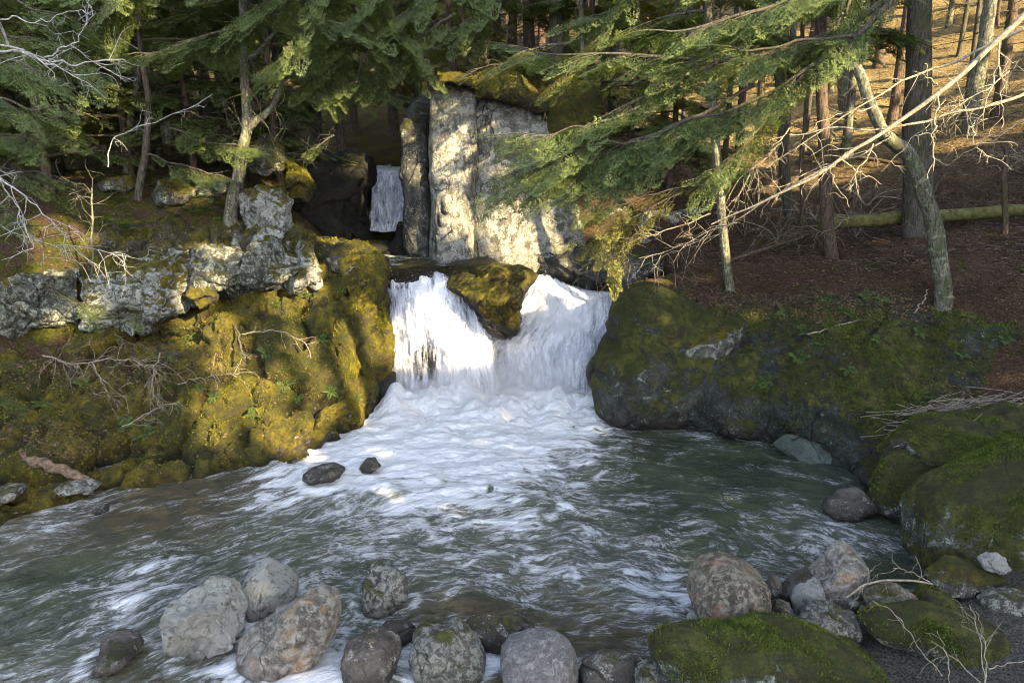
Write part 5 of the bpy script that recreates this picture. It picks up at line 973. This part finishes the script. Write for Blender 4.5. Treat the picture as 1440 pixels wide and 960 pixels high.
for nm, V, mt, sd, lo in (('moss', LV, M_MOSSB, 1, 0), ('moss', RV, M_MOSSG, 2, 0)):
    def fn(V, N, sd=sd):
        px, py = ppx(V); m = mask_noise(V, sd)*sstep(V[..., 2], .05, .3)
        return m*(1-.8*sstep(px, 500, 540)) if sd == 1 else m*np.where(py > 430, 1, .2)*sstep(610-py+ (px-1100)*.2, -20, 60)*(.25+N[..., 2].clip(0, 1))
    P, N, rg_ = on_loft(nm, V, 90000, fn, mt, .02, .3, sd)
    T = N*.6+np.array([0, -.1, .25])+rg_.normal(0, .5, P.shape); T /= np.linalg.norm(T, axis=1)[:, None]; B = np.cross(T, rg_.normal(0, 1, P.shape)); B /= np.linalg.norm(B, axis=1)[:, None]
    s = rg_.uniform(.010, .028, (len(P), 1)); Vv = np.stack([P-B*s*.35, P+B*s*.35, P+T*s+B*s*.08, P+T*s-B*s*.08], 1).reshape(-1, 3)
    tag(link(nm, mesh_np(nm, Vv, np.arange(len(Vv)).reshape(-1, 4), mt, smooth=False)), kind='stuff')
for nm, V, sd, n in (('leaf_litter', LV, 5, 9000), ('leaf_litter', RV, 6, 26000)):
    def fn(V, N, sd=sd):
        px, py = ppx(V)
        if sd == 6: return sstep(450-py, -12, 10)*sstep(V[..., 2], .6, 1.)+.008+.5*gauss(px, py, 1360, 560, 80, 30)
        return .05+1.2*gauss(px, py, 130, 515, 150, 26)+.8*gauss(px, py, 60, 615, 80, 30)+.8*gauss(px, py, 325, 535, 50, 14)+.5*gauss(px, py, 120, 625, 60, 20)
    P, N, rg_ = on_loft(nm, V, n, fn, None, 0, 0, sd); Vv, Q = quads_at(P+N*.01, N, rg_.uniform(.012, .035, n), .45, rg_)
    tag(link(nm, mesh_np(nm, Vv, Q, M_LEAFD, smooth=False)), kind='stuff')

# moss tufts on boulders
def tufts(name, items, n, mt, seed, size=.024):
    rg_ = np.random.default_rng(seed); VP = []; VN = []
    for o in items:
        me = o.data; k = len(me.vertices); c = np.empty(k*3); me.vertices.foreach_get('co', c); nn = np.empty(k*3); me.vertices.foreach_get('normal', nn); c = c.reshape(-1, 3); nn = nn.reshape(-1, 3)
        off = np.array(o.location)+(np.array(o.parent.location) if o.parent else 0); e = k/max(1e-6, 1); ext = c.max(0)-c.min(0)
        area = (ext[0]*ext[2]+ext[1]*ext[2]+ext[0]*ext[1])*1.5; m = int(area*n); i = rg_.integers(0, k, m); P = c[i]+off; N = nn[i]
        q = mask_noise(P*1.2, seed)*sstep(N[:, 2], -.15, .45)*sstep(P[:, 2], .03, .15) > rg_.random(m); VP.append(P[q]+rg_.normal(0, .008, (q.sum(), 3))); VN.append(N[q])
    P = np.concatenate(VP); N = np.concatenate(VN); T = N*.7+rg_.normal(0, .5, P.shape)+[0, 0, .15]; T /= np.linalg.norm(T, axis=1)[:, None]; B = np.cross(T, rg_.normal(0, 1, P.shape)); B /= np.linalg.norm(B, axis=1)[:, None]
    s_ = rg_.uniform(.4, 1.1, (len(P), 1))*size; Vv = np.stack([P-B*s_*.3, P+B*s_*.3, P+T*s_+B*s_*.06, P+T*s_-B*s_*.06], 1).reshape(-1, 3)
    tag(link(name, mesh_np(name, Vv, np.arange(len(Vv)).reshape(-1, 4), mt, smooth=False)), kind='stuff')
mk = lambda m: [o for o in COL.objects if o.type == 'MESH' and o.data.materials and o.data.materials[0] == m]
tufts('moss', mk(R_GREEN), 9000, M_MOSSG, 3, .022); tufts('moss', mk(R_MOSSY), 5000, M_MOSSB, 4, .026)
# low plants under the left trees and brush on the slope
rgp = np.random.default_rng(12)
for k in range(70):
    px_, Yv = rgp.uniform(140, 420), rgp.uniform(14.6, 17.2); x = xy_px(px_, Yv); z = gz(x, Yv)
    o = link('fern', FM[k % 4], None, (x, Yv, z+.03)); o.scale = (rgp.uniform(.7, 1.2),)*3; o.rotation_euler = (rgp.uniform(0, .4), 0, rgp.uniform(0, 6.28)); tag(o, 'small green fern under the left trees above the ledge', 'fern', 'ferns under the left trees')
for k in range(26):
    px_, Yv = rgp.uniform(930, 1500), rgp.uniform(15.5, 30); x = xy_px(px_, Yv); z = gz(x, Yv); w = MB()
    for j in range(3):
        a = rgp.uniform(0, 6.28); L = rgp.uniform(.6, 1.6); P = cr(np.array([[x, Yv, z-.03], [x+.3*L*math.cos(a), Yv+.3*L*math.sin(a), z+.25*L], [x+L*math.cos(a), Yv+L*math.sin(a), z+rgp.uniform(.05, .6)*L]]), 8)
        w.tube(P, np.linspace(.018, .006, 8), 5, .1); twigs_on(w, P, 7, .5*L, rgp, .007, -.1, 2)
    b0 = np.array([x, Yv, z]); tag(link('dead_brush', w.mesh('dead_brush', M_TWIG if k % 2 else M_BARKR, origin=b0), None, b0), 'dead brush and fallen twigs lying on the right slope', 'brush', 'dead brush on the right slope')
# ------------------------------------------------------------------ mist where the falls land
n = NT('mist'); P = n.pos(); pv = n.new('ShaderNodeVolumePrincipled'); pv.inputs['Color'].default_value = (.95, .96, 1, 1); pv.inputs['Anisotropy'].default_value = .2
tc = n.new('ShaderNodeTexCoord').outputs['Object']; ln = n.new('ShaderNodeVectorMath'); ln.operation = 'LENGTH'; n.t.links.new(tc, ln.inputs[0])
fo = n.ramp(ln.outputs['Value'], 1., .15, 0, 1); nz = n.ramp(n.noise(P, 2.2, 3, .6), .35, .7)
n.put(pv.inputs['Density'], n.math('MULTIPLY', n.math('MULTIPLY', fo, nz), 1.7)); n.t.links.new(pv.outputs[0], n.out.inputs['Volume'])
S_, F_ = ico(3); o = link('mist', mesh_np('mist', S_, F_, n.m)); o.location = (-.25, 13.45, .45); o.scale = (2.6, .85, 1.15); tag(o, kind='structure')
# ------------------------------------------------------------------ sunlight, unseen leaf cards added to shade the scene, sky
SV = np.array([.66, -.66, .44]); SV /= np.linalg.norm(SV)
e1 = np.cross([0, 0, 1.], SV); e1 /= np.linalg.norm(e1); e2 = np.cross(SV, e1)
def ab(P): P = np.asarray(P); return P@e1, P@e2
GAPS = [  # holes aiming the sun patches: px, py, Y, radius along, radius up
 (622,150,17.2,.10,.7),(650,160,17.2,.12,.5),(630,235,17.2,.22,.35),(655,215,17.2,.07,.5),(618,310,17.2,.22,.55),(640,350,17.3,.12,.5),(688,340,17.6,.15,.8),(712,340,17.6,.10,.8),(662,330,17.6,.06,.6),(700,235,17.6,.12,.3),(725,200,17.8,.12,.3),(740,320,17.8,.06,.5),(680,170,17.8,.15,.2),(650,108,17.6,.9,.12),(715,130,18,.6,.25),(800,110,19,.4,.1),
 (290,365,14.1,.25,.3),(283,412,13.1,.28,.3),(300,470,12.9,.3,.5),(320,500,12.6,.25,.3),(345,555,12.1,.45,.55),(375,610,11.9,.35,.35),(400,620,11.8,.3,.3),(275,605,11.8,.12,.5),(400,425,13.5,.2,.3),(430,510,12.6,.12,.8),(445,580,12.2,.15,.25),(490,520,12.9,.16,.9),(520,430,14,.17,1.),(500,370,14.6,.3,.2),(440,395,14,.2,.4),
 (588,396,15.5,.3,.12),(690,385,15,.4,.15),
 (100,300,13.4,.5,.5),(80,345,13.2,.3,.3),(265,278,15.6,.35,.2),(295,260,16,.3,.25),(342,170,15.2,.2,.4),(130,165,16,.4,.5),(145,190,17,.3,.6),(415,230,16.5,.5,.4),(100,450,12.9,.35,.2),
 (870,290,18.2,1.2,.5),(830,335,12.7,.8,.4),(900,330,12.7,.6,.3),(850,310,12.6,.8,.3),
 (1240,190,8.9,1.6,.45),(1380,80,8.6,.6,.8),(1310,170,8.8,.5,.7),(1080,240,9.8,.9,.4),(1380,190,8.6,.35,.5),(1010,280,14.1,.3,1.2),(960,300,13.5,.6,.5),(1200,260,9.,.4,.3),(740,50,15,.6,.25),(800,90,15,.8,.6),(960,60,10.8,1.3,.7),(1250,185,28,4,.45),(1220,150,29,4.5,.45),(1250,118,30,5,.6),(1300,85,31,6,.5),(1380,60,31,5,.6),(1400,25,33,7,.9),(1250,50,34,7,.6),(1080,180,27,3,.5),(1080,215,24,2,.35),(1080,120,30,4,.8),(1000,90,33,5,.9),(950,150,27,2.5,.7),(1150,20,36,8,1.),(1300,-10,36,8,1.2),(1150,60,33,6,.6),(1340,210,24,2,.25),(1180,240,22,2,.3)]
gp = np.array([[*ab(U(a, b, c)), r, s] for a, b, c, r, s in GAPS]); gp[:, 2:] += np.array([[.05, .05] if g[0] < 545 and g[2] < 14.5 else [0., 0.] for g in GAPS])
scn = np.array([U(a, b, y) for a in range(-100, 1500, 100) for b, ys in ((100, (10, 15, 19)), (300, (10, 14, 19)), (480, (10, 12, 14.5)), (640, (9, 11, 12)), (900, (6, 7, 7.5))) for y in ys])
scn = np.concatenate([scn, np.array([U(a, b, y) for a in range(850, 1600, 100) for b, y in ((-60, 36), (60, 32), (150, 29), (220, 24))]+[U(a, b, 22) for a in (350, 450, 550, 650) for b in (100, 200, 300)])])
sa, sb = ab(scn); a0, a1, b0, b1 = sa.min()-1, sa.max()-1, sb.min()-1, sb.max()
rg = np.random.default_rng(99); n = min(330000, int(170*(a1-a0)*(b1-b0)))
A = rg.uniform(a0, a1, n); B = rg.uniform(b0, b1, n); S = rg.uniform(24, 31, n)
keep = np.ones(n, bool)
for g in gp:
    q = np.hypot((A-g[0])/(g[2]+.10), (B-g[1])/(g[3]+.10)); keep &= ~((q < 1+rg.normal(0, .06, n)) & (rg.random(n) > .015))
A, B, S = A[keep], B[keep], S[keep]
P = A[:, None]*e1+B[:, None]*e2+S[:, None]*SV
def vis(P): d = P@FWD-CAM@FWD; return (d > -.5) & (np.abs(P[:, 0]) < d*.85+1) & ((P-CAM)@UPV < d*.6+1)
m = ~vis(P); P = P[m]
V, Q = quads_at(P, np.tile(SV, (len(P), 1)), rg.uniform(.10, .2, len(P)), .8, rg, .3)
tag(link('unseen_shade_cards', mesh_np('unseen_shade_cards', V, Q, M_LEAF, smooth=False)), kind='stuff')  # leaf cards out of view, added to block the sun except through the holes
# sun + sky
el = math.asin(SV[2]); az = math.atan2(SV[0], SV[1])
sun = bpy.data.lights.new('sun', 'SUN'); sun.energy = 27.0; sun.angle = math.radians(.4); sun.color = (1., .79, .43)
so = bpy.data.objects.new('sun', sun); so.rotation_euler = Vector([float(v) for v in SV]).to_track_quat('Z', 'Y').to_euler(); so.location = (10, -10, 20); COL.objects.link(so)
w = bpy.data.worlds.new('World'); sc.world = w; w.use_nodes = True; nt = w.node_tree
sky = nt.nodes.new('ShaderNodeTexSky'); sky.sky_type = 'NISHITA'; sky.sun_disc = False; sky.sun_elevation = el; sky.sun_rotation = az; sky.air_density = 1.; sky.dust_density = 1.5; sky.ozone_density = .8
bg = nt.nodes['Background']; hs = nt.nodes.new('ShaderNodeHueSaturation'); hs.inputs['Saturation'].default_value = .62; nt.links.new(sky.outputs[0], hs.inputs['Color']); nt.links.new(hs.outputs[0], bg.inputs[0]); bg.inputs[1].default_value = .82
sc.view_settings.view_transform = 'Standard'; sc.view_settings.look = 'None'; sc.view_settings.exposure = 0
cy = sc.cycles; cy.use_denoising = True; cy.denoising_prefilter = 'FAST'; cy.filter_width = 1.0; cy.volume_bounces = 1; cy.volume_max_steps = 24; cy.volume_step_rate = 4; cy.max_bounces = 4; cy.diffuse_bounces = 3; cy.glossy_bounces = 2; cy.transmission_bounces = 2; cy.transparent_max_bounces = 8
cy.sample_clamp_indirect = 4; cy.caustics_reflective = False; cy.caustics_refractive = False
sc.render.use_persistent_data = False
